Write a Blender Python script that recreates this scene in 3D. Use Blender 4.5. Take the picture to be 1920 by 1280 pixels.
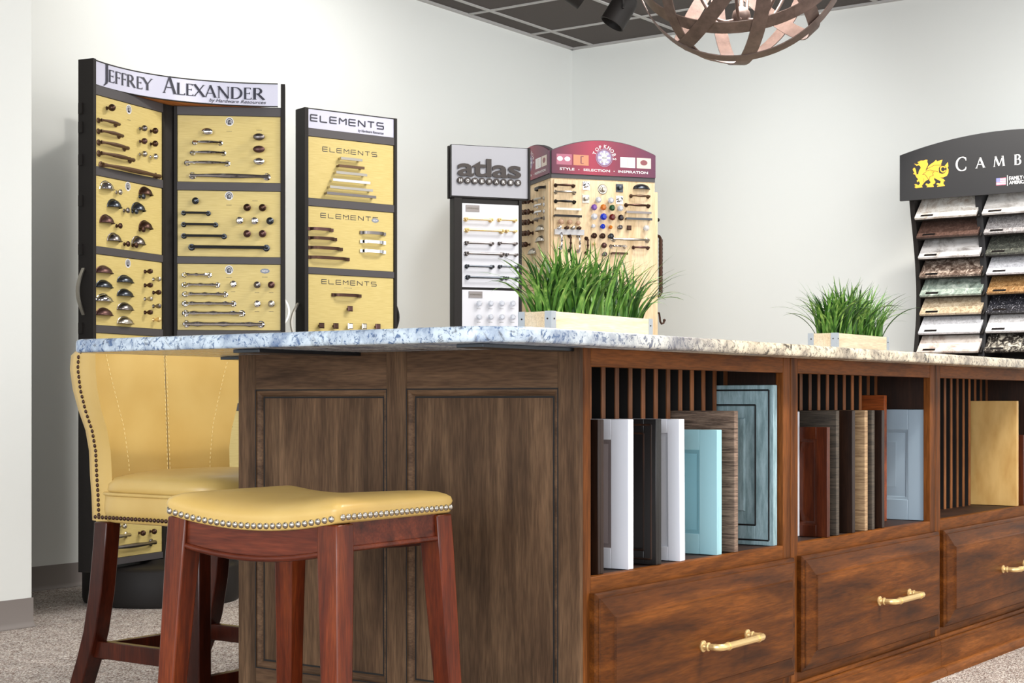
import bpy, bmesh, math, random
from mathutils import Vector, Matrix
from mathutils.geometry import tessellate_polygon
S = bpy.context.scene
for o in list(bpy.data.objects): bpy.data.objects.remove(o)
PI = math.pi
random.seed(7)
# ---------------------------------------------------------------- camera
FPX, HZ, CH, TH = 3012.0, 752.0, 0.781, math.radians(35.46)
FX, FY = math.cos(TH), math.sin(TH)
cd = bpy.data.cameras.new('camera'); cam = bpy.data.objects.new('camera', cd)
S.collection.objects.link(cam); S.camera = cam
cam.location = (0, 0, CH); cam.rotation_euler = (PI/2, 0, TH-PI/2)
cd.sensor_width = 36; cd.lens = FPX/1920*36; cd.shift_y = (HZ-640)/1920; cd.clip_start = .05
# ---------------------------------------------------------------- world, lamps, exposure
S.view_settings.view_transform = 'Standard'; S.view_settings.look = 'None'
S.view_settings.gamma = 1; S.view_settings.exposure = 0.45; S.view_settings.use_curve_mapping = False
W = bpy.data.worlds.new('world'); S.world = W; W.use_nodes = True
W.node_tree.nodes['Background'].inputs[0].default_value = (.97, .985, 1, 1)
W.node_tree.nodes['Background'].inputs[1].default_value = 1.7
def area(name, loc, size, power, col=(1, .97, .92), look=None, sy=None):
    l = bpy.data.lights.new(name, 'AREA'); l.energy = power; l.color = col; l.size = size
    if sy: l.shape = 'RECTANGLE'; l.size_y = sy
    o = bpy.data.objects.new(name, l); S.collection.objects.link(o); o.location = loc
    d = (Vector(look)-Vector(loc)) if look else Vector((0, 0, -1))
    o.rotation_euler = d.to_track_quat('-Z', 'Y').to_euler()
    return o
area('added_ceiling_fill', (0.8, -0.6, 2.93), 1.2, 16, (1, .97, .92))  # the overhead fills here are unseen lamps added to brighten the room
area('added_ceiling_fill', (4.0, 0.3, 2.93), 1.2, 84, (1, .95, .88))
area('added_ceiling_fill', (5.6, 2.6, 2.93), 1.2, 46, (1, .98, .95))
area('added_ceiling_fill', (1.3, 1.5, 2.93), 1.2, 10, (1, .98, .94))
area('window_daylight', (-2.9, 0.2, 1.5), 4.2, 150, (.86, .93, 1), look=(3, 0.6, 1.3), sy=2.2)
area('added_wall_fill', (5.4, 4.70, 2.93), 1.8, 14, (1, .99, .96), look=(5.4, 5.44, 1.4), sy=.25)  # unseen strips added to brighten the back and right walls
area('added_wall_fill', (7.45, 1.6, 2.93), .25, 40, (.98, 1, 1), look=(8.275, 1.6, 1.5), sy=3.4)
def spot(loc, look, power, ang=60, blend=.6, rad=.06, col=(1, .94, .85)):
    l = bpy.data.lights.new('track_and_fill_spot', 'SPOT'); l.energy = power; l.spot_size = math.radians(ang); l.spot_blend = blend
    l.shadow_soft_size = rad; l.color = col
    o = bpy.data.objects.new('track_and_fill_spot', l); S.collection.objects.link(o); o.location = loc
    o.rotation_euler = (Vector(look)-Vector(loc)).to_track_quat('-Z', 'Y').to_euler()
spot((5.3, 3.2, 2.80), (4.2, 5.2, 1.7), 33, 120, 1, .07)
spot((7.1, 2.65, 2.88), (7.95, 2.6, 1.2), 100, 62, .6, .04)
spot((3.6, 0.4, 2.80), (3.4, 1.9, 0.5), 90, 90, 1, .08)
spot((6.9, 3.4, 2.86), (7.9, 5.2, 1.7), 52, 140, 1, .15, (.98, 1, 1))  # unseen spot added to lift the dim far corner

# ---------------------------------------------------------------- helpers
C = S.collection
def ray(px):
    u = (px-960)/FPX
    return (FX+FY*u, FY-FX*u)
class MB:
    def __init__(s): s.v = []; s.f = []; s.m = []; s.cur = 0
    def add(s, vs, fs, M=None):
        b = len(s.v)
        for v in vs:
            v = Vector(v)
            s.v.append(M @ v if M else v)
        for f in fs: s.f.append([b+i for i in f]); s.m.append(s.cur)
        return s
    def box(s, x0, x1, y0, y1, z0, z1, M=None):
        vs = [(x, y, z) for z in (z0, z1) for y in (y0, y1) for x in (x0, x1)]
        return s.add(vs, [(0,2,3,1),(4,5,7,6),(0,1,5,4),(2,6,7,3),(0,4,6,2),(1,3,7,5)], M)
    def loft(s, rings, closed=True, cap=True, M=None):
        n = len(rings[0]); vs = [p for r in rings for p in r]; fs = []
        for i in range(len(rings)-1):
            for j in range(n if closed else n-1):
                a = i*n+j; b = i*n+(j+1) % n
                fs.append((a, b, b+n, a+n))
        if cap and closed:
            fs.append(tuple(reversed(range(n)))); fs.append(tuple(range((len(rings)-1)*n, len(rings)*n)))
        return s.add(vs, fs, M)
    def tube(s, path, r, n=8, M=None, sq=False, up=Vector((0, 0, 1)), asp=1.0):
        path = [Vector(p) for p in path]; rings = []
        for i, p in enumerate(path):
            t = (path[min(i+1, len(path)-1)]-path[max(i-1, 0)]).normalized()
            a = t.cross(up)
            if a.length < 1e-3: a = t.cross(Vector((1, 0, 0)))
            a.normalize(); b = a.cross(t).normalized()
            rr = r[i] if isinstance(r, (list, tuple)) else r
            if sq: rings.append([p+a*rr*asp*sx+b*rr*sy for sx, sy in ((-1,-1),(1,-1),(1,1),(-1,1))])
            else: rings.append([p+a*rr*asp*math.cos(2*PI*k/n)+b*rr*math.sin(2*PI*k/n) for k in range(n)])
        return s.loft(rings, M=M)
    def lathe(s, prof, n=16, M=None):      # prof (r, z) around z
        rings = [[(max(r, 1e-4)*math.cos(2*PI*k/n), max(r, 1e-4)*math.sin(2*PI*k/n), z) for k in range(n)] for r, z in prof]
        return s.loft(rings, M=M)
    def prism(s, poly, d0, d1, M=None):    # poly in xz, extruded along y
        tri = tessellate_polygon([[Vector((x, z, 0)) for x, z in poly]]); n = len(poly)
        vs = [(x, d0, z) for x, z in poly]+[(x, d1, z) for x, z in poly]
        fs = [tuple(t) for t in tri]+[tuple(n+i for i in reversed(t)) for t in tri]
        fs += [(i, (i+1) % n, n+(i+1) % n, n+i) for i in range(n)]
        return s.add(vs, fs, M)
    def sphere(s, c, r, n=10, sc=(1, 1, 1), M=None):
        m = max(4, n//2)
        prof = [(r*math.sin(PI*i/m), -r*math.cos(PI*i/m)) for i in range(m+1)]
        T = Matrix.Translation(c) @ Matrix.Diagonal((*sc, 1))
        return s.lathe(prof, n, (M @ T) if M else T)
    def mesh(s, name, mats, smooth=35):
        me = bpy.data.meshes.new(name)
        me.from_pydata([tuple(v) for v in s.v], [], s.f)
        for m in (mats if isinstance(mats, (list, tuple)) else [mats]): me.materials.append(m)
        for p, k in zip(me.polygons, s.m): p.material_index = k
        bm = bmesh.new(); bm.from_mesh(me); bmesh.ops.recalc_face_normals(bm, faces=bm.faces); bm.to_mesh(me); bm.free()
        if smooth:
            me.shade_smooth(); me.set_sharp_from_angle(angle=math.radians(smooth))
        me.update(); return me
    def build(s, name, mats, parent=None, loc=(0, 0, 0), rz=0, smooth=35, bev=0, sub=0):
        o = bpy.data.objects.new(name, s.mesh(name, mats, smooth)); C.objects.link(o)
        o.location = loc; o.rotation_euler = (0, 0, rz)
        if parent: o.parent = parent
        if bev:
            b = o.modifiers.new('bevel', 'BEVEL'); b.width = bev; b.segments = 2; b.limit_method = 'ANGLE'; b.angle_limit = math.radians(40)
        if sub:
            b = o.modifiers.new('subdivision', 'SUBSURF'); b.levels = sub; b.render_levels = sub
        return o
def put(name, me, parent=None, loc=(0, 0, 0), rot=(0, 0, 0), sc=None):
    o = bpy.data.objects.new(name, me); C.objects.link(o); o.location = loc; o.rotation_euler = rot
    if sc: o.scale = sc
    if parent: o.parent = parent
    return o
def empty(name, loc=(0, 0, 0), rz=0):
    o = bpy.data.objects.new(name, None); C.objects.link(o); o.location = loc; o.rotation_euler = (0, 0, rz)
    o.empty_display_size = .1
    return o
def tag(o, label, cat, group=None):
    o['label'] = label; o['category'] = cat
    if group: o['group'] = group
    return o
def struct(o): o['kind'] = 'structure'; return o
def T(x, y, z): return Matrix.Translation((x, y, z))
def RZ(a): return Matrix.Rotation(a, 4, 'Z')
def RX(a): return Matrix.Rotation(a, 4, 'X')
def RY(a): return Matrix.Rotation(a, 4, 'Y')

# ---------------------------------------------------------------- materials
def srgb(r, g, b):
    f = lambda c: (c/255/12.92) if c/255 <= .04045 else ((c/255+.055)/1.055)**2.4
    return (f(r), f(g), f(b), 1)
class Mat:
    def __init__(s, name, col=(.5, .5, .5, 1), rough=.5, metal=0, spec=.5, coat=0):
        s.m = bpy.data.materials.new(name); s.m.use_nodes = True; s.t = s.m.node_tree; s.n = s.t.nodes
        s.b = s.n['Principled BSDF']; b = s.b.inputs
        b['Base Color'].default_value = col; b['Roughness'].default_value = rough; b['Metallic'].default_value = metal
        b['Specular IOR Level'].default_value = spec
        if coat: b['Coat Weight'].default_value = coat; b['Coat Roughness'].default_value = .15
    def node(s, kind, **kw):
        n = s.n.new(kind)
        for k, v in kw.items():
            if k in ('operation', 'blend_type', 'data_type', 'feature', 'noise_dimensions', 'interpolation'): setattr(n, k, v)
            else: n.inputs[k].default_value = v
        return n
    def link(s, a, b): s.t.links.new(a, b)
    def coords(s, scale=(1, 1, 1), rot=(0, 0, 0), src='Object'):
        tc = s.node('ShaderNodeTexCoord'); mp = s.node('ShaderNodeMapping'); mp.inputs['Scale'].default_value = scale; mp.inputs['Rotation'].default_value = rot
        s.link(tc.outputs[src], mp.inputs[0]); return mp.outputs[0]
    def noise(s, vec, scale, detail=3, rough=.5, dist=0):
        n = s.node('ShaderNodeTexNoise', Scale=scale, Detail=detail, Roughness=rough, Distortion=dist)
        s.link(vec, n.inputs['Vector']); return n.outputs['Fac']
    def ramp(s, fac, stops):
        r = s.node('ShaderNodeValToRGB'); e = r.color_ramp.elements
        while len(e) < len(stops): e.new(.5)
        for k, (p, c) in zip(e, stops): k.position = p; k.color = c if len(c) == 4 else (*c, 1)
        s.link(fac, r.inputs[0]); return r.outputs[0]
    def mix(s, fac, a, b, mode='MIX'):
        m = s.node('ShaderNodeMix', data_type='RGBA', blend_type=mode)
        for sock, v in ((m.inputs[0], fac), (m.inputs[6], a), (m.inputs[7], b)):
            if hasattr(v, 'is_output') or isinstance(v, bpy.types.NodeSocket): s.link(v, sock)
            else: sock.default_value = v
        return m.outputs[2]
    def color(s, out): s.link(out, s.b.inputs['Base Color'])
    def bump(s, fac, strength=.2, dist=.002):
        b = s.node('ShaderNodeBump', Strength=strength, Distance=dist); s.link(fac, b.inputs['Height']); s.link(b.outputs[0], s.b.inputs['Normal'])
G = lambda v: (v, v, v, 1)
def plain(name, rgb, rough=.5, metal=0, spec=.5, coat=0): return Mat(name, srgb(*rgb), rough, metal, spec, coat).m
def wood(name, dark, mid, light, axis='z', rough=.45, plank=0, pax=1, knots=True, mott=1.0, fine=1.0, spec=.35):
    M = Mat(name, rough=rough, spec=spec)
    k = {'x': (1.2, 14, 14), 'y': (14, 1.2, 14), 'z': (14, 14, 1.2)}[axis]
    v = M.coords(k); v2 = M.coords(tuple(a*9 for a in k)); v3 = M.coords(tuple(2.0 if a < 2 else 5 for a in k))
    g = M.noise(v, 1.6, 5, .6, .6)
    col = M.ramp(g, [(.3, srgb(*dark)), (.5, srgb(*mid)), (.72, srgb(*light))])
    mo = M.noise(v3, 1.3, 3, .6, .8)
    col = M.mix(1.0, col, M.ramp(mo, [(.3, G(1-.5*mott)), (.7, G(1+.15*mott))]), 'MULTIPLY')
    fn = M.noise(v2, 2.2, 2, .5)
    col = M.mix(1.0, col, M.ramp(fn, [(.3, G(1-.32*fine)), (.7, G(1.14))]), 'MULTIPLY')
    if plank:
        tc = M.node('ShaderNodeTexCoord'); sp = M.node('ShaderNodeSeparateXYZ'); M.link(tc.outputs['Object'], sp.inputs[0])
        d = M.node('ShaderNodeMath', operation='DIVIDE'); M.link(sp.outputs[pax], d.inputs[0]); d.inputs[1].default_value = plank
        fl = M.node('ShaderNodeMath', operation='FLOOR'); M.link(d.outputs[0], fl.inputs[0])
        wn = M.node('ShaderNodeTexWhiteNoise', noise_dimensions='1D'); M.link(fl.outputs[0], wn.inputs['W'])
        col = M.mix(1.0, col, M.ramp(wn.outputs['Value'], [(0, G(.78)), (1, G(1.12))]), 'MULTIPLY')
    if knots:
        kv = M.coords({'xz': (2.6, 0, 4.4), 'yz': (0, 4.6, 2.6)}[knots] if isinstance(knots, str) else {'x': (3.2, 6, 6), 'y': (6, 3.2, 6), 'z': (6, 6, 3.2)}[axis])
        vo = M.node('ShaderNodeTexVoronoi', Scale=1.0); M.link(kv, vo.inputs['Vector'])
        col = M.mix(1.0, col, M.ramp(vo.outputs['Distance'], [(.02, G(.18)), (.05, G(.5)), (.11, G(.78)), (.2, G(1))]), 'MULTIPLY')
    M.color(col); M.bump(fn, .08, .001); return M.m
m_wall = Mat('wall_paint', srgb(224, 226, 223), .85, spec=.2)
m_wall.bump(m_wall.noise(m_wall.coords(), 260, 2), .12, .001); m_wall = m_wall.m
m_base = plain('baseboard_rubber', (128, 120, 116), .6)
Mc = Mat('loop_carpet', rough=.95, spec=.1)
v = Mc.coords((1, 1, 1)); vo = Mc.node('ShaderNodeTexVoronoi', Scale=190.0); vc = Mc.coords((1, 1.8, 1)); Mc.link(vc, vo.inputs['Vector'])
sep = Mc.node('ShaderNodeSeparateColor'); Mc.link(vo.outputs['Color'], sep.inputs[0])
col = Mc.ramp(sep.outputs[0], [(0, srgb(104, 80, 72)), (.2, srgb(150, 128, 118)), (.5, srgb(204, 190, 180)), (.8, srgb(236, 228, 220)), (1, srgb(250, 246, 240))])
col = Mc.mix(1.0, col, Mc.ramp(Mc.noise(v, 14, 4, .6), [(.3, G(.8)), (.7, G(1.1))]), 'MULTIPLY')
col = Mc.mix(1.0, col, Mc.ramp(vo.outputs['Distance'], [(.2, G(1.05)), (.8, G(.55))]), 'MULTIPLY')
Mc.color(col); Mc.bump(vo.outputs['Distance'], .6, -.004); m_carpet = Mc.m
Mt = Mat('ceiling_tile', rough=.9, spec=.1)
Mt.color(Mt.ramp(Mt.noise(Mt.coords(), 320, 3, .7), [(.3, srgb(70, 66, 64)), (.7, srgb(112, 106, 104))])); m_tile = Mt.m
m_grid = plain('ceiling_grid_metal', (178, 176, 174), .5)
m_alder = wood('stained_alder_rail', (80, 42, 12), (120, 68, 24), (150, 90, 40), 'x', .5, mott=.5, spec=.12)
m_alder_v = wood('stained_alder_stile', (72, 38, 12), (106, 59, 22), (134, 79, 35), 'z', .5, spec=.12, knots=False, mott=.6)
m_end = wood('shade_toned_alder_panel', (72, 52, 37), (100, 75, 54), (128, 99, 73), 'z', .6, plank=.085, pax=1, mott=.7, spec=.15, knots='yz')  # alder of the front with its cooler, dimmer light put into the colour
m_end_h = wood('shade_toned_alder_rail', (70, 51, 37), (98, 73, 53), (122, 94, 70), 'y', .6, mott=.6, spec=.15, knots=False)
m_drawer = wood('knotty_alder_drawer', (64, 31, 6), (100, 53, 11), (136, 78, 26), 'x', .46, mott=.85, knots='xz', spec=.15)
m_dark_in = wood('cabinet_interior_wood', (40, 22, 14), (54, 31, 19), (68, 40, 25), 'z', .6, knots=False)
m_divback = plain('shade_and_glaze_black', (16, 12, 10), .8)  # near-black stands in for cubby shade; also colours the glaze lines
m_divider = wood('divider_wood', (120, 72, 40), (152, 94, 54), (172, 112, 68), 'z', .5, knots=False)
m_cherry = wood('cherry_stained_wood', (56, 17, 5), (100, 37, 11), (132, 60, 24), 'z', .3, knots=False, mott=.8, spec=.35)
m_cherry_h = wood('cherry_stained_apron', (58, 20, 10), (94, 38, 20), (122, 56, 32), 'y', .3, knots=False, mott=.9, spec=.35)
m_espresso = wood('dark_cherry_leg_wood', (40, 12, 6), (66, 24, 12), (90, 36, 18), 'z', .28, knots=False, spec=.35)
m_maple = wood('maple_veneer', (206, 176, 132), (226, 198, 158), (238, 214, 178), 'z', .5, knots=False, mott=.25, fine=.4)
m_crate = wood('pale_crate_wood', (206, 184, 152), (226, 208, 180), (238, 224, 200), 'x', .65, knots=False, mott=.3, fine=.5)
m_orange = wood('plywood_underside', (176, 96, 44), (206, 126, 66), (220, 146, 84), 'x', .6, knots=False, mott=.4)
# granite
Mg = Mat('granite', rough=.22, spec=.5)
v = Mg.coords()
n1 = Mg.noise(v, 9, 6, .65, .6); n2 = Mg.noise(v, 70, 5, .7, 1.2); n3 = Mg.noise(v, 4.2, 3, .6, .4); n4 = Mg.noise(v, 24, 5, .7, 1.5)
tc = Mg.node('ShaderNodeTexCoord'); sp = Mg.node('ShaderNodeSeparateXYZ'); Mg.link(tc.outputs['Object'], sp.inputs[0])
mr = Mg.node('ShaderNodeMapRange'); mr.inputs['From Min'].default_value = .12; mr.inputs['From Max'].default_value = .9; Mg.link(sp.outputs[0], mr.inputs['Value'])
basec = Mg.mix(mr.outputs[0], srgb(194, 206, 216), srgb(212, 200, 176))
vein = Mg.mix(mr.outputs[0], srgb(74, 98, 136), srgb(108, 98, 88))
col = Mg.mix(Mg.ramp(n1, [(.44, G(0)), (.66, G(1))]), basec, vein)
col = Mg.mix(Mg.ramp(n2, [(.53, G(0)), (.6, G(.95))]), col, vein)
sm = Mg.mix(1.0, Mg.ramp(n4, [(.55, G(0)), (.63, G(1))]), Mg.ramp(n3, [(.42, G(0)), (.6, G(1))]), 'MULTIPLY')
col = Mg.mix(sm, col, Mg.mix(mr.outputs[0], srgb(34, 34, 52), srgb(64, 56, 48)))
Mg.color(col); m_granite = Mg.m
m_ply = wood('counter_underlayment', (120, 100, 76), (150, 128, 100), (170, 148, 118), 'y', .7, knots=False)
Ml = Mat('mustard_leather', rough=.36, spec=.5)
v = Ml.coords(); nl = Ml.noise(v, 420, 3, .6)
Ml.color(Ml.ramp(Ml.noise(v, 6, 3), [(.3, srgb(196, 160, 88)), (.7, srgb(208, 176, 106))])); Ml.bump(nl, .18, .0008); m_leather = Ml.m
m_stitch = plain('pale_stitching', (236, 214, 150), .7)
m_black = Mat('black_powder_coat', srgb(28, 24, 22), .6, spec=.3)
m_black.bump(m_black.noise(m_black.coords(), 900, 2), .3, .0006); m_black = m_black.m
m_grey_bar = plain('dark_grey_bar', (70, 66, 68), .55)
m_ink = plain('print_ink_navy', (26, 26, 46), .5)
m_inkgrey = plain('print_ink_grey', (92, 84, 66), .6)
m_signwhite = Mat('sign_acrylic', srgb(204, 204, 222), .25, spec=.5).m
My = Mat('yellow_display_board', rough=.4, spec=.3)
v = My.coords((3, 3, 60)); My.color(My.ramp(My.noise(v, 6, 3), [(.35, srgb(202, 180, 112)), (.65, srgb(212, 192, 126))])); m_yellow = My.m
m_whiteboard = plain('white_display_board', (214, 214, 220), .4)
m_white = plain('white_paint', (236, 236, 238), .35)
m_labelw = plain('printed_white', (222, 220, 220), .5)
METAL = {'chrome': plain('chrome', (226, 226, 230), .08, 1), 'nickel': plain('satin_nickel', (184, 178, 168), .28, 1),
 'bronze': plain('oil_rubbed_bronze', (74, 52, 42), .35, .8), 'black': plain('matte_black_metal', (34, 30, 30), .35, .6),
 'brass': plain('satin_brass', (236, 206, 146), .34, .75), 'pewter': plain('pewter', (128, 122, 120), .3, 1), 'copper': plain('antique_copper', (92, 66, 62), .38, .8),
 'gunmetal': plain('gunmetal', (74, 78, 84), .28, .9), 'rust': plain('rust_brown', (98, 74, 56), .42, .6), 'steel': plain('galvanized_steel', (186, 194, 204), .4, .7)}
def glassy(name, rgb):
    M = Mat(name, srgb(*rgb), .05, 0, .6); M.b.inputs['Transmission Weight'].default_value = .55; M.b.inputs['IOR'].default_value = 1.5; return M.m
for k, c in dict(purple=(150, 100, 200), amber=(230, 140, 30), green=(20, 90, 40), crystal=(235, 238, 245), blue=(30, 70, 220), red=(120, 20, 20), jet=(40, 20, 28), pink=(226, 190, 160), white=(245, 245, 245)).items():
    METAL[k] = glassy('glass_'+k, c)

# ---------------------------------------------------------------- hardware library (mesh cache)
CACHE = {}
def pull_mesh(L, st, mat):
    L = round(L, 3); key = ('pull', L, st, mat)
    if key in CACHE: return CACHE[key]
    b = MB(); h = L/2; t = min(.0078, .0042+L*.014)
    if st in ('bow', 'bead', 'twist'):
        for sx in (-1, 1):
            b.lathe([(t*1.7, 0), (t*1.9, .002), (t*1.2, .005), (t*.9, .012), (t*1.2, .016)], 10, T(sx*h, 0, 0) @ RX(PI/2))
        N = 13; path = []; rr = []
        for i in range(N):
            q = -1+2*i/(N-1); path.append((q*h*1.04, -.016-.010*(1-q**4), 0))
            rr.append(t*(1.15 if i in (0, N-1) else (.95+.25*math.cos(q*PI) if st != 'bead' else (1.35 if i % 4 == 2 else .85))))
        b.tube(path, rr, 8)
    elif st == 'bar':
        for sx in (-1, 1):
            b.lathe([(t*1.7, 0), (t*1.8, .003), (t*1.2, .005), (t*1.1, .022), (t*1.3, .024), (t*1.3, .03)], 10, T(sx*h, 0, 0) @ RX(PI/2))
        b.tube([(-h, -.026, 0), (-h*.9, -.027, 0), (h*.9, -.027, 0), (h, -.026, 0)], t*.85, 8)
        for sx in (-1, 1): b.sphere((sx*h, -.026, 0), t*1.25, 8)
    elif st == 'flat':
        for sx in (-1, 1): b.box(sx*h-.004, sx*h+.004, -.022, 0, -.004, .004)
        b.box(-h-.006, h+.006, -.028, -.02, -.0055, .0055)
    elif st == 'strap':
        N = 11; path = [(h*(-1+2*i/(N-1)), -.004-.022*(1-(-1+2*i/(N-1))**6), 0) for i in range(N)]
        b.tube(path, .0065, sq=True, asp=.35, up=Vector((0, 0, 1)))
        b.box(-h-.012, -h+.006, -.007, 0, -.007, .007); b.box(h-.006, h+.012, -.007, 0, -.007, .007)
    CACHE[key] = b.mesh('pull', METAL[mat]); return CACHE[key]
def knob_mesh(st, mat, r=.014):
    key = ('knob', st, mat, r)
    if key in CACHE: return CACHE[key]
    b = MB(); q = r/.014; A = RX(PI/2)
    if st == 'round': b.lathe([(a*q, c*q) for a, c in ((.009, 0), (.009, .002), (.005, .005), (.0048, .014), (.011, .018), (.014, .022), (.0135, .026), (.009, .029), (.008, .028), (.004, .031), (0, .031))], 14, A)
    elif st == 'ball':
        b.lathe([(.007*q, 0), (.0045*q, .003*q), (.0045*q, .012*q)], 10, A); b.sphere((0, -.022*q, 0), .013*q, 12)
    elif st == 'oval':
        b.lathe([(.007, 0), (.0045, .003), (.0045, .016)], 10, A); b.sphere((0, -.022, 0), r, 14, (1.3, .6, .8))
    elif st == 'bulb':
        b.lathe([(.008, 0), (.007, .003), (.004, .006), (.004, .012), (.008, .017), (.010, .024), (.008, .032), (0, .036)], 12, A)
    elif st == 'square':
        b.lathe([(.006, 0), (.005, .016)], 8, A)
        b.loft([[(-r*.7, -.014, -r*.7), (r*.7, -.014, -r*.7), (r*.7, -.014, r*.7), (-r*.7, -.014, r*.7)], [(-r, -.018, -r), (r, -.018, -r), (r, -.018, r), (-r, -.018, r)], [(-r, -.023, -r), (r, -.023, -r), (r, -.023, r), (-r, -.023, r)], [(-r*.7, -.026, -r*.7), (r*.7, -.026, -r*.7), (r*.7, -.026, r*.7), (-r*.7, -.026, r*.7)]])
    elif st == 'crystal':
        b.lathe([(.007*q, 0), (.005*q, .004*q), (.005*q, .010*q)], 8, A)
        b.lathe([(.006*q, .010*q), (.014*q, .018*q), (.014*q, .024*q), (.008*q, .031*q), (0, .031*q)], 8, A)
    elif st == 'rosette':
        b.lathe([(.026, 0), (.026, .002), (.023, .004), (.017, .004), (.015, .008), (.010, .010), (.009, .02), (.012, .024), (.010, .028), (0, .029)], 20, A)
    elif st == 'plate':
        b.box(-.019, .019, -.004, 0, -.021, .021); b.box(-.016, .016, -.006, -.004, -.018, .018)
        b.lathe([(.006, .006), (.005, .018), (.011, .021), (.011, .026), (0, .029)], 10, A)
    CACHE[key] = b.mesh('knob', METAL[mat], 30 if st != 'crystal' else 10); return CACHE[key]
def cup_mesh(mat, w=.04, h=.026, d=.024):
    key = ('cup', mat, w, h)
    if key in CACHE: return CACHE[key]
    b = MB(); N, M_ = 14, 7; rows = []
    for j in range(M_+1):
        ph = PI/2*j/M_
        rows.append([(-w*math.cos(PI*i/N)*1.0, -d*math.sin(PI*i/N)*math.cos(ph)-.001, h*math.sin(PI*i/N)*math.sin(ph)*1.0) for i in range(N+1)])
    b.loft(rows, closed=False, cap=False)
    rim = [(p[0]*1.03, p[1]*1.05-.001, p[2]) for p in rows[0]]; b.tube(rim, .0018, 6)
    b.tube([(-w*1.05, -.001, -.002)]+[(-w*1.04*math.cos(PI*i/N), -.001, h*1.04*math.sin(PI*i/N)) for i in range(N+1)]+[(w*1.05, -.001, -.002)], .0018, 6)
    CACHE[key] = b.mesh('cup_pull', METAL[mat], 50); return CACHE[key]

# ---------------------------------------------------------------- lettering
def text2d(body, size=1.0, bold=0.0, shear=0.0, sx=1.0, space=1.0):
    cu = bpy.data.curves.new('t', 'FONT'); cu.body = body; cu.size = size; cu.offset = bold; cu.shear = shear; cu.resolution_u = 3; cu.space_character = space
    o = bpy.data.objects.new('t', cu); C.objects.link(o)
    dg = bpy.context.evaluated_depsgraph_get(); me = bpy.data.meshes.new_from_object(o.evaluated_get(dg))
    vs = [(v.co.x*sx, v.co.y) for v in me.vertices]; fs = [tuple(p.vertices) for p in me.polygons]
    bpy.data.objects.remove(o); bpy.data.meshes.remove(me); bpy.data.curves.remove(cu)
    x0 = min(v[0] for v in vs); x1 = max(v[0] for v in vs); y0 = min(v[1] for v in vs); y1 = max(v[1] for v in vs)
    return vs, fs, (x0, x1, y0, y1)
def text_fit(b, body, fn, x0, x1, z0, z1, **kw):   # fn maps (x,z)->3d
    vs, fs, (a, c, d, e) = text2d(body, **kw)
    b.add([fn(x0+(v[0]-a)/(c-a)*(x1-x0), z0+(v[1]-d)/(e-d)*(z1-z0)) for v in vs], fs)
def seg(x0, y0, x1, y1, w, w2=None):
    w2 = w if w2 is None else w2
    dx, dy = x1-x0, y1-y0; L = math.hypot(dx, dy) or 1; nx, ny = -dy/L, dx/L
    return [(x0+nx*w/2, y0+ny*w/2), (x1+nx*w2/2, y1+ny*w2/2), (x1-nx*w2/2, y1-ny*w2/2), (x0-nx*w/2, y0-ny*w/2)]
def arc(cx, cy, rx, ry, a0, a1, wf, n=14):
    out = []; P = []
    for i in range(n+1):
        a = math.radians(a0+(a1-a0)*i/n); P.append((cx+rx*math.cos(a), cy+ry*math.sin(a), a))
    for p, q in zip(P, P[1:]):
        out.append(seg(p[0], p[1], q[0], q[1], wf(p[2]), wf(q[2])))
    return out
K, k_ = .15, .062
def sf(x, y, w=.2): return seg(x-w/2, y, x+w/2, y, .035)
thk = lambda a: k_+(K-k_)*abs(math.cos(a))
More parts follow.
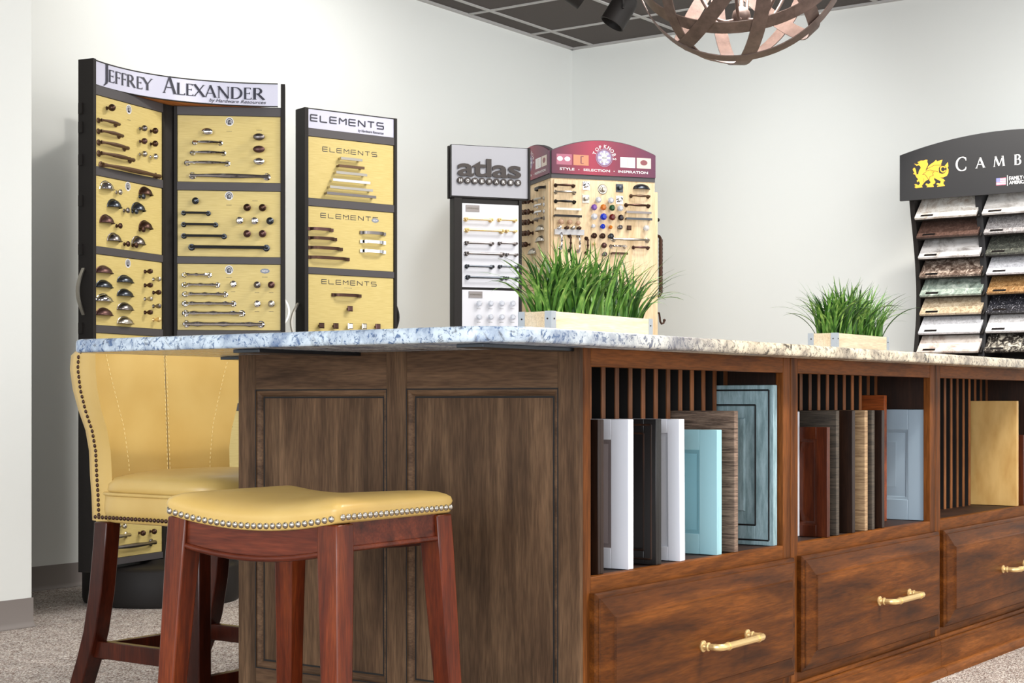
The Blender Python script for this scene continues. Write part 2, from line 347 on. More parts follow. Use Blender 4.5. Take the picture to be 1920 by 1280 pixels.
GL = {  # letter: (width, polygons)
 'I': (.2, lambda: [seg(.1, 0, .1, 1, K), sf(.1, .985), sf(.1, .015)]),
 'J': (.3, lambda: [seg(.2, -.05, .2, 1, K), sf(.2, .985), seg(.2, -.05, .1, -.22, K, k_), seg(.1, -.22, 0, -.3, k_)]),
 'E': (.52, lambda: [seg(.1, 0, .1, 1, K), sf(.07, .985, .14), sf(.07, .015, .14), seg(.1, .98, .46, .98, k_), seg(.1, .52, .4, .52, k_), seg(.1, .02, .5, .02, k_), seg(.46, 1, .46, .86, k_), seg(.4, .6, .4, .44, k_), seg(.5, 0, .52, .15, k_)]),
 'F': (.5, lambda: [seg(.1, 0, .1, 1, K), sf(.1, .985), sf(.1, .015, .24), seg(.1, .98, .46, .98, k_), seg(.1, .52, .4, .52, k_), seg(.46, 1, .46, .86, k_), seg(.4, .6, .4, .44, k_)]),
 'L': (.5, lambda: [seg(.1, 0, .1, 1, K), sf(.1, .985), sf(.07, .015, .14), seg(.1, .02, .5, .02, k_), seg(.5, 0, .52, .16, k_)]),
 'R': (.62, lambda: [seg(.1, 0, .1, 1, K), sf(.07, .985, .14), sf(.1, .015, .24), seg(.1, .98, .28, .98, k_), seg(.1, .5, .28, .5, k_), seg(.28, .5, .62, 0, K), sf(.62, .015, .14)]+arc(.26, .74, .2, .24, -90, 90, thk)),
 'B': (.55, lambda: [seg(.1, 0, .1, 1, K), sf(.07, .985, .14), sf(.07, .015, .14), seg(.1, .98, .28, .98, k_), seg(.1, .54, .28, .54, k_), seg(.1, .02, .28, .02, k_)]+arc(.26, .76, .17, .22, -90, 90, thk)+arc(.27, .28, .22, .26, -90, 90, thk)),
 'D': (.72, lambda: [seg(.1, 0, .1, 1, K), sf(.07, .985, .14), sf(.07, .015, .14), seg(.1, .98, .28, .98, k_), seg(.1, .02, .28, .02, k_)]+arc(.26, .5, .42, .48, -90, 90, thk)),
 'C': (.75, lambda: arc(.45, .5, .42, .5, 50, 310, thk, 20)+[seg(.72, .9, .74, .74, k_), seg(.72, .1, .74, .26, k_)]),
 'Y': (.66, lambda: [seg(.02, 1, .33, .48, K), seg(.62, 1, .33, .48, k_), seg(.33, 0, .33, .5, K), sf(.03, .985), sf(.62, .985, .16), sf(.33, .015)]),
 'A': (.74, lambda: [seg(.04, 0, .36, 1.04, k_), seg(.34, 1.04, .68, 0, K), seg(.16, .36, .56, .36, k_), sf(.04, .015, .17), sf(.68, .015)]),
 'X': (.68, lambda: [seg(.06, 1, .62, 0, K), seg(.06, 0, .6, 1, k_), sf(.06, .985), sf(.6, .985, .16), sf(.06, .015, .16), sf(.62, .015)]),
 'N': (.76, lambda: [seg(.1, 0, .1, 1, k_), seg(.08, 1, .68, 0, K), seg(.68, 0, .68, 1, k_), sf(.06, .985, .14), sf(.68, .985, .16), sf(.1, .015, .16)]),
 'M': (.9, lambda: [seg(.06, 0, .14, 1, k_), seg(.14, 1, .46, .06, K), seg(.46, .06, .76, 1, k_), seg(.74, 1, .84, 0, K), sf(.06, .015, .16), sf(.84, .015, .2)]),
}
def serif(b, items, fn):     # items: (char, x, z, h, xscale)
    for ch, x, z, h, xs in items:
        for poly in GL[ch][1]():
            b.add([fn(x+p[0]*h*xs, z+p[1]*h) for p in poly], [tuple(range(len(poly)))])
def wide_elements(b, fn, x0, x1, z0, z1, w=.16):     # thin extended ELEMENTS lettering
    H = z1-z0; L = (x1-x0)/8.0; t = H*w
    def bar(pts):
        for (a, c), (d, e) in zip(pts, pts[1:]):
            q = seg(a, c, d, e, t)
            b.add([fn(*p) for p in q], [(0, 1, 2, 3)])
    lw = L*.72
    for i, ch in enumerate('ELEMENTS'):
        x = x0+i*L*1.035; X = x+lw; m = (z0+z1)/2
        if ch == 'E': bar([(X, z1), (x, z1), (x, z0), (X, z0)]); bar([(x, m), (X, m)])
        if ch == 'L': bar([(x, z1), (x, z0), (X, z0)])
        if ch == 'M': bar([(x, z0), (x, z1), ((x+X)/2, m), (X, z1), (X, z0)])
        if ch == 'N': bar([(x, z0), (x, z1), (X, z0), (X, z1)])
        if ch == 'T': bar([(x, z1), (X, z1)]); bar([((x+X)/2, z1), ((x+X)/2, z0)])
        if ch == 'S': bar([(X, z1), (x, z1), (x, m), (X, m), (X, z0), (x, z0)])

# ---------------------------------------------------------------- board frame
class Board:
    """vertical display plane; local x runs to the viewer's right, local -y faces the room"""
    def __init__(s, disp, P, Q, name='display_board'):
        s.P = Vector(P); s.Q = Vector(Q); d = s.Q-s.P; s.L = d.length; s.a = math.atan2(d.y, d.x); s.U = d.normalized(); s.N = Vector((s.U.y, -s.U.x))
        s.disp = disp; s.base = disp.location.copy()
    def at(s, px, py, off=0.0):
        r = Vector(ray(px)); O = s.P+s.N*off
        t = O.dot(s.N)/r.dot(s.N); p = r*t
        return (p-s.P).dot(s.U), CH-(py-HZ)*t/FPX
    def part(s, b, name, mats, parent=None, **kw):      # mesh given in board-local coordinates
        if parent: return b.build(name, mats, parent, **kw)
        return b.build(name, mats, s.disp, loc=(s.P.x-s.base.x, s.P.y-s.base.y, -s.base.z), rz=s.a, **kw)
    def fn(s, off): return lambda x, z: (x, -off, z)

exec_parts = True
# ================================================================= ROOM
XR, YB, YN, XN, ZC = 8.275, 5.44, 4.595, 3.578, 2.953
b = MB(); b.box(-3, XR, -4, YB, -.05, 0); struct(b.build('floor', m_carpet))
b = MB(); b.box(XN, XR+.1, YB, YB+.1, 0, ZC); struct(b.build('wall_back', m_wall))
b = MB(); b.box(XR, XR+.1, -4, YB, 0, ZC); struct(b.build('wall_right', m_wall))
b = MB(); b.box(-3, XN, YN, YB+.1, 0, ZC); struct(b.build('wall_left', m_wall, bev=.004))
b = MB(); b.box(-3, XR+.1, -4, YB+.1, ZC, ZC+.06)
struct(b.build('ceiling', m_tile))
b = MB()
for i in range(19): x = 7.81-.61*i; b.box(x-.012, x+.012, -4, YB, ZC-.006, ZC+.002)
for i in range(16): y = 5.28-.61*i; b.box(-3, XR, y-.012, y+.012, ZC-.0055, ZC+.002)
b.box(XN, XR, YB-.022, YB, ZC-.012, ZC); b.box(XR-.022, XR, -4, YB, ZC-.012, ZC)
b.box(-3, XN, YN-.022, YN, ZC-.012, ZC)
struct(b.build('trim_1', m_grid))
def cove(name, p, q, nrm):
    b = MB(); prof = [(0, .1), (.003, .1), (.0035, .02), (.008, .008), (.018, .001), (0, .001)]
    rings = [[(e[0]+nrm[0]*d, e[1]+nrm[1]*d, z) for d, z in prof] for e in (p, q)]
    b.loft(rings); struct(b.build(name, m_base))
cove('baseboard_back', (XN, YB), (XR, YB), (0, -1)); cove('baseboard_right', (XR, -4), (XR, YB), (-1, 0)); cove('baseboard_left', (-3, YN), (XN+.003, YN), (0, -1))
cove('baseboard_end', (XN, YN), (XN, YB), (1, 0))

# ================================================================= ISLAND
IX, IY, IB = 2.579, 1.678, 2.59
SEAMS = [2.579, 3.498, 4.440, 5.36]
FR = .038
def drawer_front(b, x0, x1, z0, z1, Y):
    def ring(i, y): return [(x0+i, y, z0+i), (x1-i, y, z0+i), (x1-i, y, z1-i), (x0+i, y, z1-i)]
    b.loft([ring(0, Y), ring(0, Y-.011), ring(.0035, Y-.0145), ring(.0095, Y-.0155), ring(.0105, Y-.019), ring(.0465, Y-.0275), ring(.0495, Y-.0320)])
def handle(parent, x, z, Y):
    b = MB(); h = .102; 
    for sx in (-1, 1):
        M = T(sx*h, 0, 0) @ RX(PI/2)
        b.lathe([(.0125, 0), (.0125, .003), (.008, .005), (.007, .010), (.0095, .012), (.0095, .015), (.007, .017), (.007, .03)], 14, M)
    path = [(-h, -.028, 0), (-h, -.034, 0), (-h+.004, -.040, 0), (-h+.012, -.043, 0), (-h+.02, -.044, 0), (h-.02, -.044, 0), (h-.012, -.043, 0), (h-.004, -.040, 0), (h, -.034, 0), (h, -.028, 0)]
    b.tube(path, [.0075]*10, 10)
    for sx in (-1, 1): b.tube([(sx*(h-.03), -.044, 0), (sx*(h-.036), -.044, 0)], .0092, 10)
    b.build('handle', METAL['brass'], parent, loc=(x, Y, z)); 
unit_labels = ['knotty brown cabinet unit nearest the camera, with panelled end and upright door samples',
               'middle brown cabinet unit whose cubby holds the cherry door and grey-blue door samples',
               'brown cabinet unit at right edge of the photo, holding the plain tan sample panel']
hx = [3.11, 4.06, 5.03]
for i in range(3):
    x0, x1 = SEAMS[i], SEAMS[i+1]-.001
    if i: x0 += .001
    ox, oy = (x0+x1)/2, (IY+IB)/2
    cab = empty('cabinet_unit', (ox, oy, 0)); tag(cab, unit_labels[i], 'cabinet', 'cabinet units of the island')
    def P(bb, name, mat, **kw):
        for v in bb.v: v.x -= ox; v.y -= oy
        return bb.build(name, mat, cab, **kw)
    # carcass
    b = MB(); t = .018; xs0 = x0+(.012 if i == 0 else 0)
    b.box(xs0, xs0+t, IY+.02, IB, 0, .884); b.box(x1-t, x1, IY+.02, IB, 0, .884); b.box(xs0+t, x1-t, IB-.015, IB, 0, .884)
    b.box(xs0+t, x1-t, IY+.02, IB-.015, .42, .4395); b.box(xs0+t, x1-t, IY+.02, IB-.015, .866, .884)
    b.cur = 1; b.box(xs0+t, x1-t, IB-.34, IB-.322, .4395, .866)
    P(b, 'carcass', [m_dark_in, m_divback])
    # face frame
    b = MB(); fl = (.040 if i == 0 else FR+.002)
    xf = x0+(.012 if i == 0 else 0); b.box(xf, x0+fl, IY, IY+.02, .10, .884); b.box(x1-FR, x1, IY, IY+.02, .10, .884)
    b.cur = 1
    for z0, z1 in ((.848, .884), (.395, .4405), (.10, .15)): b.box(x0+fl, x1-FR, IY+.0003, IY+.02, z0, z1)
    P(b, 'face_frame', [m_alder_v, m_alder], bev=.0015)
    # drawer
    b = MB(); drawer_front(b, x0+.035, x1-.004, .132, .41, IY)
    d = P(b, 'drawer', m_drawer, smooth=7)
    handle(d, hx[i]-ox, .262, IY-.0318-oy)
    # cracks in knots
    # dividers
    n = 0
    x = x0+fl+.008
    while x < x1-.03:
        b = MB(); b.cur = 1; b.box(x, x+.016, 1.8365, IB-.34, .4395, .866); b.cur = 0; b.box(x, x+.016, 1.834, 1.8365, .4395, .866); P(b, 'divider', [m_divider, m_divback]); x += .0555  # wood front edge; body blackened to imitate the shaded gaps
    # base moulding
    b = MB(); prof = [(0, .11), (-.008, .110), (-.012, .106), (-.012, .101), (-.010, .0995), (-.016, .098), (-.0175, .092), (-.0165, .088), (-.018, .087), (-.018, .0), (0, 0)]
    b.loft([[(e, IY+p, z) for p, z in prof] for e in (x0-(.018 if i == 0 else 0), x1)])
    shoe = [(-.018, .0), (-.018, .026), (-.026, .0245), (-.033, .019), (-.037, .010), (-.037, 0)]
    b.loft([[(e, IY+p, z) for p, z in shoe] for e in (x0-(.037 if i == 0 else 0), x1)])
    P(b, 'base_moulding', m_alder, smooth=40)
    if i == 0:
        b = MB(); X = x0
        for y0, y1 in ((IY, IY+.0205), (IY+.0205, IY+.051), (2.104, 2.159), (2.536, IB)): b.box(X, X+.012, y0, y1, 0, .884)
        b.cur = 1
        for y0, y1 in ((1.729, 2.104), (2.159, 2.536)): b.box(X+.0002, X+.012, y0, y1, .805, .884); b.box(X+.0002, X+.012, y0, y1, 0, .191)
        b.cur = 0
        for y0, y1 in ((1.729, 2.104), (2.159, 2.536)):
            b.box(X+.0105, X+.012, y0, y1, .191, .805)
        for q0, q1, q2, q3 in ((2.275, 2.578, 2.228, 2.30), (2.285, 2.578, 1.69, 1.75), (2.63, 2.70, 2.5905, 2.70)):
            c_ = MB(); c_.box(q0, q1, q2, q3, .8765, .8836); P(c_, 'support_bracket', METAL['gunmetal'], bev=.001)
        e = P(b, 'end_panel', [m_end, m_end_h], bev=.001)
        for y0, y1 in ((1.729, 2.104), (2.159, 2.536)):
            b = MB(); q = [(0.0115, 0), (.003, 0), (.002, .004), (.005, .010), (.0085, .012), (.0115, .0135)]
            rings = [[(X+dx, yy, zz) for dx, yy, zz in [(dx, (y0+w if sy < 0 else y1-w), (.191+w if sz < 0 else .805-w)) for dx, w in q]] for sy, sz in ((-1,-1),(1,-1),(1,1),(-1,1),(-1,-1))]
            b.loft(rings, closed=True, cap=False)
            for v in b.v: v.x -= ox; v.y -= oy
            b.build('bead_moulding', m_end_h, e)
            b = MB()
            for wa, wb, xx in ((.0136, .0175, .0102), (-.0022, .0006, -.0003)):
                o_ = [(X+xx-ox, (y0+wa if sy < 0 else y1-wa)-oy, (.191+wa if sz < 0 else .805-wa)) for sy, sz in ((-1,-1),(1,-1),(1,1),(-1,1))]; i_ = [(X+xx-ox, (y0+wb if sy < 0 else y1-wb)-oy, (.191+wb if sz < 0 else .805-wb)) for sy, sz in ((-1,-1),(1,-1),(1,1),(-1,1))]
                b.add(o_+i_, [(k, (k+1) % 4, 4+(k+1) % 4, 4+k) for k in range(4)])
            b.build('glaze_line', m_divback, e, smooth=0)

# countertop
def rr_outline(x0, x1, y0, y1, rads, n=8):
    pts = []
    for (cx, cy, sx, sy, a0), r in zip(((x0, y0, 1, 1, 180), (x1, y0, -1, 1, 270), (x1, y1, -1, -1, 0), (x0, y1, 1, -1, 90)), rads):
        for k in range(n+1):
            a = math.radians(a0+90*k/n); pts.append((cx+sx*r+r*math.cos(a), cy+sy*r+r*math.sin(a)))
    return pts
cx0, cx1, cy0, cy1 = 2.228, 5.42, 1.603, 2.74
ctr = ((cx0+cx1)/2, (cy0+cy1)/2)
b = MB(); rings = []
for ins, z in ((.004, .8840), (.001, .8855), (0, .889), (0, .904), (.0015, .909), (.005, .9115), (.008, .912)):
    rings.append([(x-cx0, y-cy0, z) for x, y in rr_outline(cx0+ins, cx1-ins, cy0+ins, cy1-ins, (.11-ins, .03, .03, .035-ins*.5))])
b.loft(rings)
top = b.build('countertop', m_granite, loc=(cx0, cy0, 0), smooth=60)
tag(top, 'speckled white, blue and cream granite countertop over the island cabinets', 'countertop')

# ================================================================= SAMPLE DOORS IN THE CUBBIES
def slab_edge(b, D, H, t):   # local: x thickness 0..-t (face at -t looks left), y depth 0..D, z height
    b.box(-t, 0, 0, D, 0, H)
def sample(label, xr, z1, mats, style='slab', t=.020, D=.24, y=1.690, rz=0, z0=.4405, group='upright door samples in the cubbies', fr=.055, panel_in=.0, lean=0):
    H = z1-z0; b = MB()
    if style == 'slab':
        b.box(-t, 0, 0, D, 0, H)
    else:
        b.box(-t+.008, 0, 0, D, 0, H)
        # stiles and rails on the left face
        for y0, y1, a0, a1 in ((0, fr, 0, H), (D-fr, D, 0, H), (fr, D-fr, 0, fr), (fr, D-fr, H-fr, H)): b.box(-t, -t+.0082, y0, y1, a0, a1)
    ob = b.build('door_sample', mats[0], None, loc=(xr, y, z0+.0003), rz=rz, bev=.0012)
    ob.rotation_euler = (0, lean, rz)
    if style == 'raised':
        q = MB(); f2 = fr+.004; w = .035
        def rg(i, x): return [(x, fr+i, fr+i), (x, D-fr-i, fr+i), (x, D-fr-i, H-fr-i), (x, fr+i, H-fr-i)]
        q.loft([rg(0, -t+.0081), rg(0, -t+.001), rg(.006, -t+.0035), rg(.009, -t+.0065), rg(w*.85, -t+.002), rg(w, -t+.0008), rg(w+.001, -t+.0003)], cap=False)
        q.add(rg(w+.001, -t+.0003), [(0, 1, 2, 3)])
        q.build('raised_panel', mats[1], ob)
    if style == 'glazed':
        q = MB()
        for (y0, z0_, y1, z1_) in ((fr, fr, fr, H-fr), (fr, fr, D-fr, fr), (fr, H-fr, D-fr, H-fr), (.012, .012, .012, H-.012), (.012, .012, D, .012), (.012, H-.012, D, H-.012)):
            q.tube([(-t, y0, z0_), (-t, y1, z1_)], .0022, 6)
        q.build('moulding_line', mats[1], ob)
        q = MB(); i = fr+.03; q.loft([[(-t+.0085, a, c) for a, c in ((i, i), (D-i, i), (D-i, H-i), (i, H-i))], [(-t+.004, a, c) for a, c in ((i+.004, i+.004), (D-i-.004, i+.004), (D-i-.004, H-i-.004), (i+.004, H-i-.004))], [(-t+.003, a, c) for a, c in ((i+.02, i+.02), (D-i-.02, i+.02), (D-i-.02, H-i-.02), (i+.02, H-i-.02))]])
        q.build('raised_panel', mats[0], ob)
    tag(ob, label, 'door sample', group); return ob
def streak(name, a, c, rough=.5, k=(6, 6, 120)):
    M = Mat(name, rough=rough); v = M.coords(k)
    M.color(M.ramp(M.noise(v, 2.5, 4, .7), [(.38, srgb(*a)), (.62, srgb(*c))])); return M.m
m_darkdoor = wood('espresso_sample', (30, 18, 12), (50, 30, 20), (74, 46, 28), 'z', .4, knots=False)
m_blackdoor = plain('black_sample_paint', (20, 18, 18), .3)
m_whitedoor = plain('white_sample_paint', (234, 236, 244), .35); m_greige = plain('taupe_glaze', (158, 146, 146), .4)
m_aqua = plain('pale_aqua_paint', (158, 204, 214), .45); m_aqua2 = plain('aqua_panel_paint', (132, 186, 200), .45)
m_barn = streak('weathered_brown_texture', (70, 52, 42), (150, 126, 108), .7)
m_dist = streak('distressed_blue_green_paint', (122, 150, 156), (162, 190, 198), .5, (30, 30, 5)); m_distline = plain('dark_glaze_line', (24, 26, 28), .5)
m_bluegrey = plain('blue_grey_sample_paint', (164, 184, 200), .4)
m_cherrydoor = wood('cherry_sample', (58, 22, 10), (96, 42, 20), (128, 64, 30), 'z', .35, knots=False)
m_orangewood = wood('orange_brown_slab', (122, 54, 20), (158, 78, 32), (184, 100, 48), 'y', .4, knots=False)
m_ash = streak('dark_ash_texture', (46, 40, 34), (86, 76, 64), .7); m_oak = streak('light_brown_texture', (130, 102, 74), (186, 156, 118), .7, (6, 6, 90))
m_tan = Mat('tan_maple_slab', rough=.45); m_tan.color(m_tan.ramp(m_tan.noise(m_tan.coords((8, 8, 3)), 3, 4), [(.35, srgb(196, 154, 88)), (.65, srgb(216, 178, 112))])); m_tan = m_tan.m
sample('dark espresso door sample at the far left of the first cubby', 2.685, .745, [m_darkdoor, m_darkdoor], 'framed', t=.021)
sample('white door sample with taupe inner panel, second from left in first cubby', 2.798, .7445, [m_whitedoor, m_greige], 'raised', t=.020, fr=.042)
sample('black door sample between the two white ones in the first cubby', 2.910, .7435, [m_blackdoor, m_darkdoor], 'glazed', t=.022, fr=.03)
sample('narrow white door sample with sloping frame edge, just right of the black one', 3.011, .743, [m_whitedoor, m_whitedoor], 'framed', t=.022, fr=.03, lean=-.012)
sample('pale aqua door sample, shortest one in the first cubby', 3.176, .7175, [m_aqua, m_aqua2], 'raised', t=.022, fr=.045)
sample('weathered brown textured slab behind the pale aqua door sample', 3.254, .759, [m_barn], 'slab', t=.018, D=.26)
sample('tall distressed blue-green raised-panel door leaning at right of the first cubby', 3.452, .819, [m_dist, m_distline], 'glazed', t=.020, D=.3, fr=.047)
sample('short white slab showing above the cherry door sample in the middle cubby', 3.722, .755, [m_whitedoor], 'slab', t=.018, y=1.76, D=.25)
sample('small cherry-red door sample at the left of the middle cubby', 3.738, .716, [m_cherrydoor, m_cherrydoor], 'raised', t=.016, y=1.685, D=.145, fr=.030)
sample('dark ash-grey slab just right of the cherry door sample', 3.806, .757, [m_ash], 'slab', t=.018)
sample('near-black slab left of the light brown textured slab', 3.905, .757, [m_darkdoor], 'slab', t=.018)
sample('light brown textured slab in the middle of the middle cubby', 3.987, .757, [m_oak], 'slab', t=.019)
sample('dark grey slab just right of the light brown textured slab', 4.033, .757, [m_ash], 'slab', t=.018)
sample('thin dark brown slab touching the grey-blue door sample side', 4.100, .757, [m_darkdoor], 'slab', t=.018)
sample('glossy orange-brown slab rising behind the others in the middle cubby', 4.335, .798, [m_orangewood], 'slab', t=.019, y=1.78, D=.24)
sample('grey-blue raised-panel door sample at the right of the middle cubby', 4.432, .757, [m_bluegrey, m_bluegrey], 'raised', t=.022, D=.28, fr=.058)
sample('plain tan slab standing alone in the right-hand cubby', 5.215, .782, [m_tan], 'slab', t=.018, D=.24)
sample('dark brown sample half cut off by the right edge of the photo', 5.285, .67, [m_cherrydoor], 'slab', t=.02, D=.24)

# ================================================================= PLANTERS
Mgr = Mat('grass_blade_green', rough=.45, spec=.4)
Mgr.color(Mgr.ramp(Mgr.noise(Mgr.coords((30, 30, 6)), 2.5, 3), [(.3, srgb(44, 88, 30)), (.5, srgb(84, 132, 50)), (.7, srgb(150, 184, 96))])); m_grass = Mgr.m
m_grass2 = plain('dark_grass_green', (38, 78, 30), .5)
def planter(x, y, L, D, H, label, seed, hmax):
    rnd = random.Random(seed)
    e = empty('planter', (x, y, .912)); tag(e, label, 'planter', 'grass planters on the countertop')
    b = MB(); t = .01
    b.box(0, L, 0, t, 0, H); b.box(0, L, D-t, D, 0, H); b.box(0, t, t, D-t, 0, H); b.box(L-t, L, t, D-t, 0, H); b.box(t, L-t, t, D-t, 0, H-.02)
    b.build('wooden_box', m_crate, e, bev=.001)
    for (cx, cy, sx, sy) in ((0, 0, 1, 1), (L, 0, -1, 1), (0, D, 1, -1), (L, D, -1, -1)):
        b = MB(); w = .019; q = .0014
        xa, xb = sorted((cx-sx*q, cx+sx*w)); ya, yb = sorted((cy-sy*q, cy)); b.box(xa, xb, ya, yb, .0, H+.001)
        xa, xb = sorted((cx-sx*q, cx)); ya, yb = sorted((cy, cy+sy*w)); b.box(xa, xb, ya, yb, 0, H+.001)
        for zz in (.02, H-.018):
            b.cur = 1
            b.lathe([(.0022, 0), (.0022, .0026)], 8, T(cx+sx*w*.55, cy-sy*.0, zz) @ RX(PI/2*sy)); b.lathe([(.0022, 0), (.0022, .0026)], 8, T(cx, cy+sy*w*.55, zz) @ RY(-PI/2*sx)); b.cur = 0
        b.build('corner_bracket', [METAL['steel'], METAL['black']], e)
    b = MB()
    for i in range(360):
        bx = rnd.uniform(.02, L-.02); by = rnd.uniform(.015, D-.015)
        side = (bx/L-.5)*2
        az = rnd.uniform(-PI, PI); kk = rnd.random()
        dx, dy = math.cos(az)*.9+side*1.1, math.sin(az)*.8+(by/D-.5)*.6
        q = math.hypot(dx, dy) or 1; dx, dy = dx/q, dy/q
        Lb = hmax*rnd.uniform(.72, 1.12); edge = max(0, abs(side)-.7)/.3
        bend = rnd.uniform(.2, 1.2) if kk < .65 else rnd.uniform(1.1, 2.2)
        if edge > 0 and dx*side > 0: bend = rnd.uniform(.5, 1.9)
        a0 = rnd.uniform(0, .34)+edge*.3; w = rnd.uniform(.003, .006); N = 9; rows = []
        nx, ny = -dy, dx; tw = rnd.uniform(-.5, .5); c = Vector((bx, by, H-.02))
        for k in range(N+1):
            s_ = k/N; an = a0+bend*s_**1.3; ww = w*(1-s_**2.4)+.0003
            a = tw*s_; vx = Vector((nx*math.cos(a), ny*math.cos(a), math.sin(a)))*ww
            rows.append([c-vx, c-Vector((dx, dy, 0))*ww*.4, c+vx])
            c = c+Vector((dx*math.sin(an), dy*math.sin(an), math.cos(an)))*(Lb/N)
        b.cur = 1 if rnd.random() < .25 else 0
        b.loft(rows, closed=False, cap=False)
    b.build('grass_blades', [m_grass, m_grass2], e, smooth=60)
planter(3.262, 2.205, .485, .098, .09, 'pale wooden box of green artificial grass, standing at the nearer end of the countertop', 3, .20)
planter(4.841, 2.160, .435, .098, .09, 'pale wooden box of green artificial grass standing in front of the dark stone sample rack', 11, .20)

# ================================================================= STOOL
def rotz(b, a, cx, cy):
    for v in b.v:
        x, y = v.x, v.y; v.x = cx+x*math.cos(a)-y*math.sin(a); v.y = cy+x*math.sin(a)+y*math.cos(a)
def stool():
    cx, cy, a = 2.174, 1.998, math.radians(2.5); hx_, hy = .170, .200
    e = empty('saddle_stool', (cx, cy, 0), a); tag(e, 'backless saddle stool with mustard leather seat, silver nailheads and cherry legs', 'stool')
    sag = lambda y: -.021*(1-(y/hy)**2)          # along y
    # cushion
    def shape(sc, z_edge, crown):
        pts = []
        return pts
    N, M_ = 16, 18; b = MB(); rows = []
    rings = []
    def outline(ins):
        P = []; X, Y_, r = hx_-ins, hy-ins, max(.006, .016-ins*.05)
        for (ax, ay, bx, by, ccx, ccy, a0) in ((-X, Y_-r, -X, -Y_+r, -X+r, -Y_+r, 180), (-X+r, -Y_, X-r, -Y_, X-r, -Y_+r, 270), (X, -Y_+r, X, Y_-r, X-r, Y_-r, 0), (X-r, Y_, -X+r, Y_, -X+r, Y_-r, 90)):
            for k in range(12): P.append((ax+(bx-ax)*k/11, ay+(by-ay)*k/11))
            for k in range(1, 4): a_ = math.radians(a0+90*k/4); P.append((ccx+r*math.cos(a_), ccy+r*math.sin(a_)))
        return P
    zb = .578
    for ins, dz in ((.012, -.001), (.003, 0), (0, .003), (.0005, .012), (-.002, .020), (.0, .028), (.006, .034), (.018, .041), (.04, .0475), (.07, .052), (.11, .055), (.15, .056)):
        R = []
        for x, y in outline(ins):
            zz = zb+dz+sag(y)*(1 if ins < .05 else 1)
            R.append((x, y, zz))
        rings.append(R)
    b.loft(rings)
    seat = b.build('seat', m_leather, e, smooth=75)
    # nails
    b = MB()
    for sidx in range(4):
        n = 27 if sidx % 2 == 0 else 22
        for k in range(n):
            t_ = (k+.5)/n*2-1
            if sidx == 0: p = (-hx_-.0005, t_*(hy-.006)); ax = RY(-PI/2)
            elif sidx == 1: p = (t_*(hx_-.006), -hy-.0005); ax = RX(PI/2)
            elif sidx == 2: p = (hx_+.0005, t_*(hy-.006)); ax = RY(PI/2)
            else: p = (t_*(hx_-.006), hy+.0005); ax = RX(-PI/2)
            b.lathe([(.0058, 0), (.0052, .002), (.003, .0036), (0, .0042)], 10, T(p[0], p[1], zb+.0085+sag(p[1])) @ ax)
    b.build('nailhead_trim', METAL['nickel'], seat, smooth=60)
    # legs
    lw = .0225
    for sx in (-1, 1):
        for sy in (-1, 1):
            def q(z): o = (.578-z)*.055; return ((hx_-lw-.004+o)*sx, (hy-lw-.004+o)*sy)
            b = MB(); rr = []
            for z, w in ((.001, .017), (.30, .0195), (.50, .0225), (.574, .0225)):
                x, y = q(z); rr.append([(x-w, y-w, z), (x+w, y-w, z), (x+w, y+w, z), (x-w, y+w, z)])
            b.loft(rr); b.build('leg', m_cherry, e, bev=.003)
    # aprons
    ins = .010
    for sx in (-1, 1):
        b = MB(); rr = []
        for k in range(13):
            y = -(hy-.045)+2*(hy-.045)*k/12; top_ = .577+sag(y); bot = .532+sag(y)*1.15
            x0 = sx*(hx_-ins); x1 = sx*(hx_-ins-.018)
            rr.append([(x0, y, bot), (x0, y, top_), (x1, y, top_), (x1, y, bot)])
        b.loft(rr)
        b.tube([(sx*(hx_-ins+.001), -(hy-.045)+2*(hy-.045)*k/12, .532+sag(-(hy-.045)+2*(hy-.045)*k/12)*1.15) for k in range(13)], .0055, 8)
        b.build('apron', m_cherry_h, e, smooth=50)
    for sy in (-1, 1):
        b = MB(); ya, yb = sorted((sy*(hy-ins), sy*(hy-ins-.018)))
        b.box(-(hx_-.045), hx_-.045, ya, yb, .53, .577); b.tube([(-(hx_-.045), sy*(hy-ins+.001), .531), (hx_-.045, sy*(hy-ins+.001), .531)], .005, 8)
        b.build('apron', m_cherry_h, e, smooth=50)
    for sx in (-1, 1):
        b = MB(); x = sx*(hx_-.0265+.022); b.box(x-.009, x+.009, -hy, hy, .155, .185); b.build('stretcher', m_cherry_h, e, bev=.002)
    for sy in (-1, 1):
        b = MB(); y = sy*(hy-.0265+.022); b.box(-hx_, hx_, y-.009, y+.009, .105, .135); b.build('stretcher', m_cherry_h, e, bev=.002)
stool()

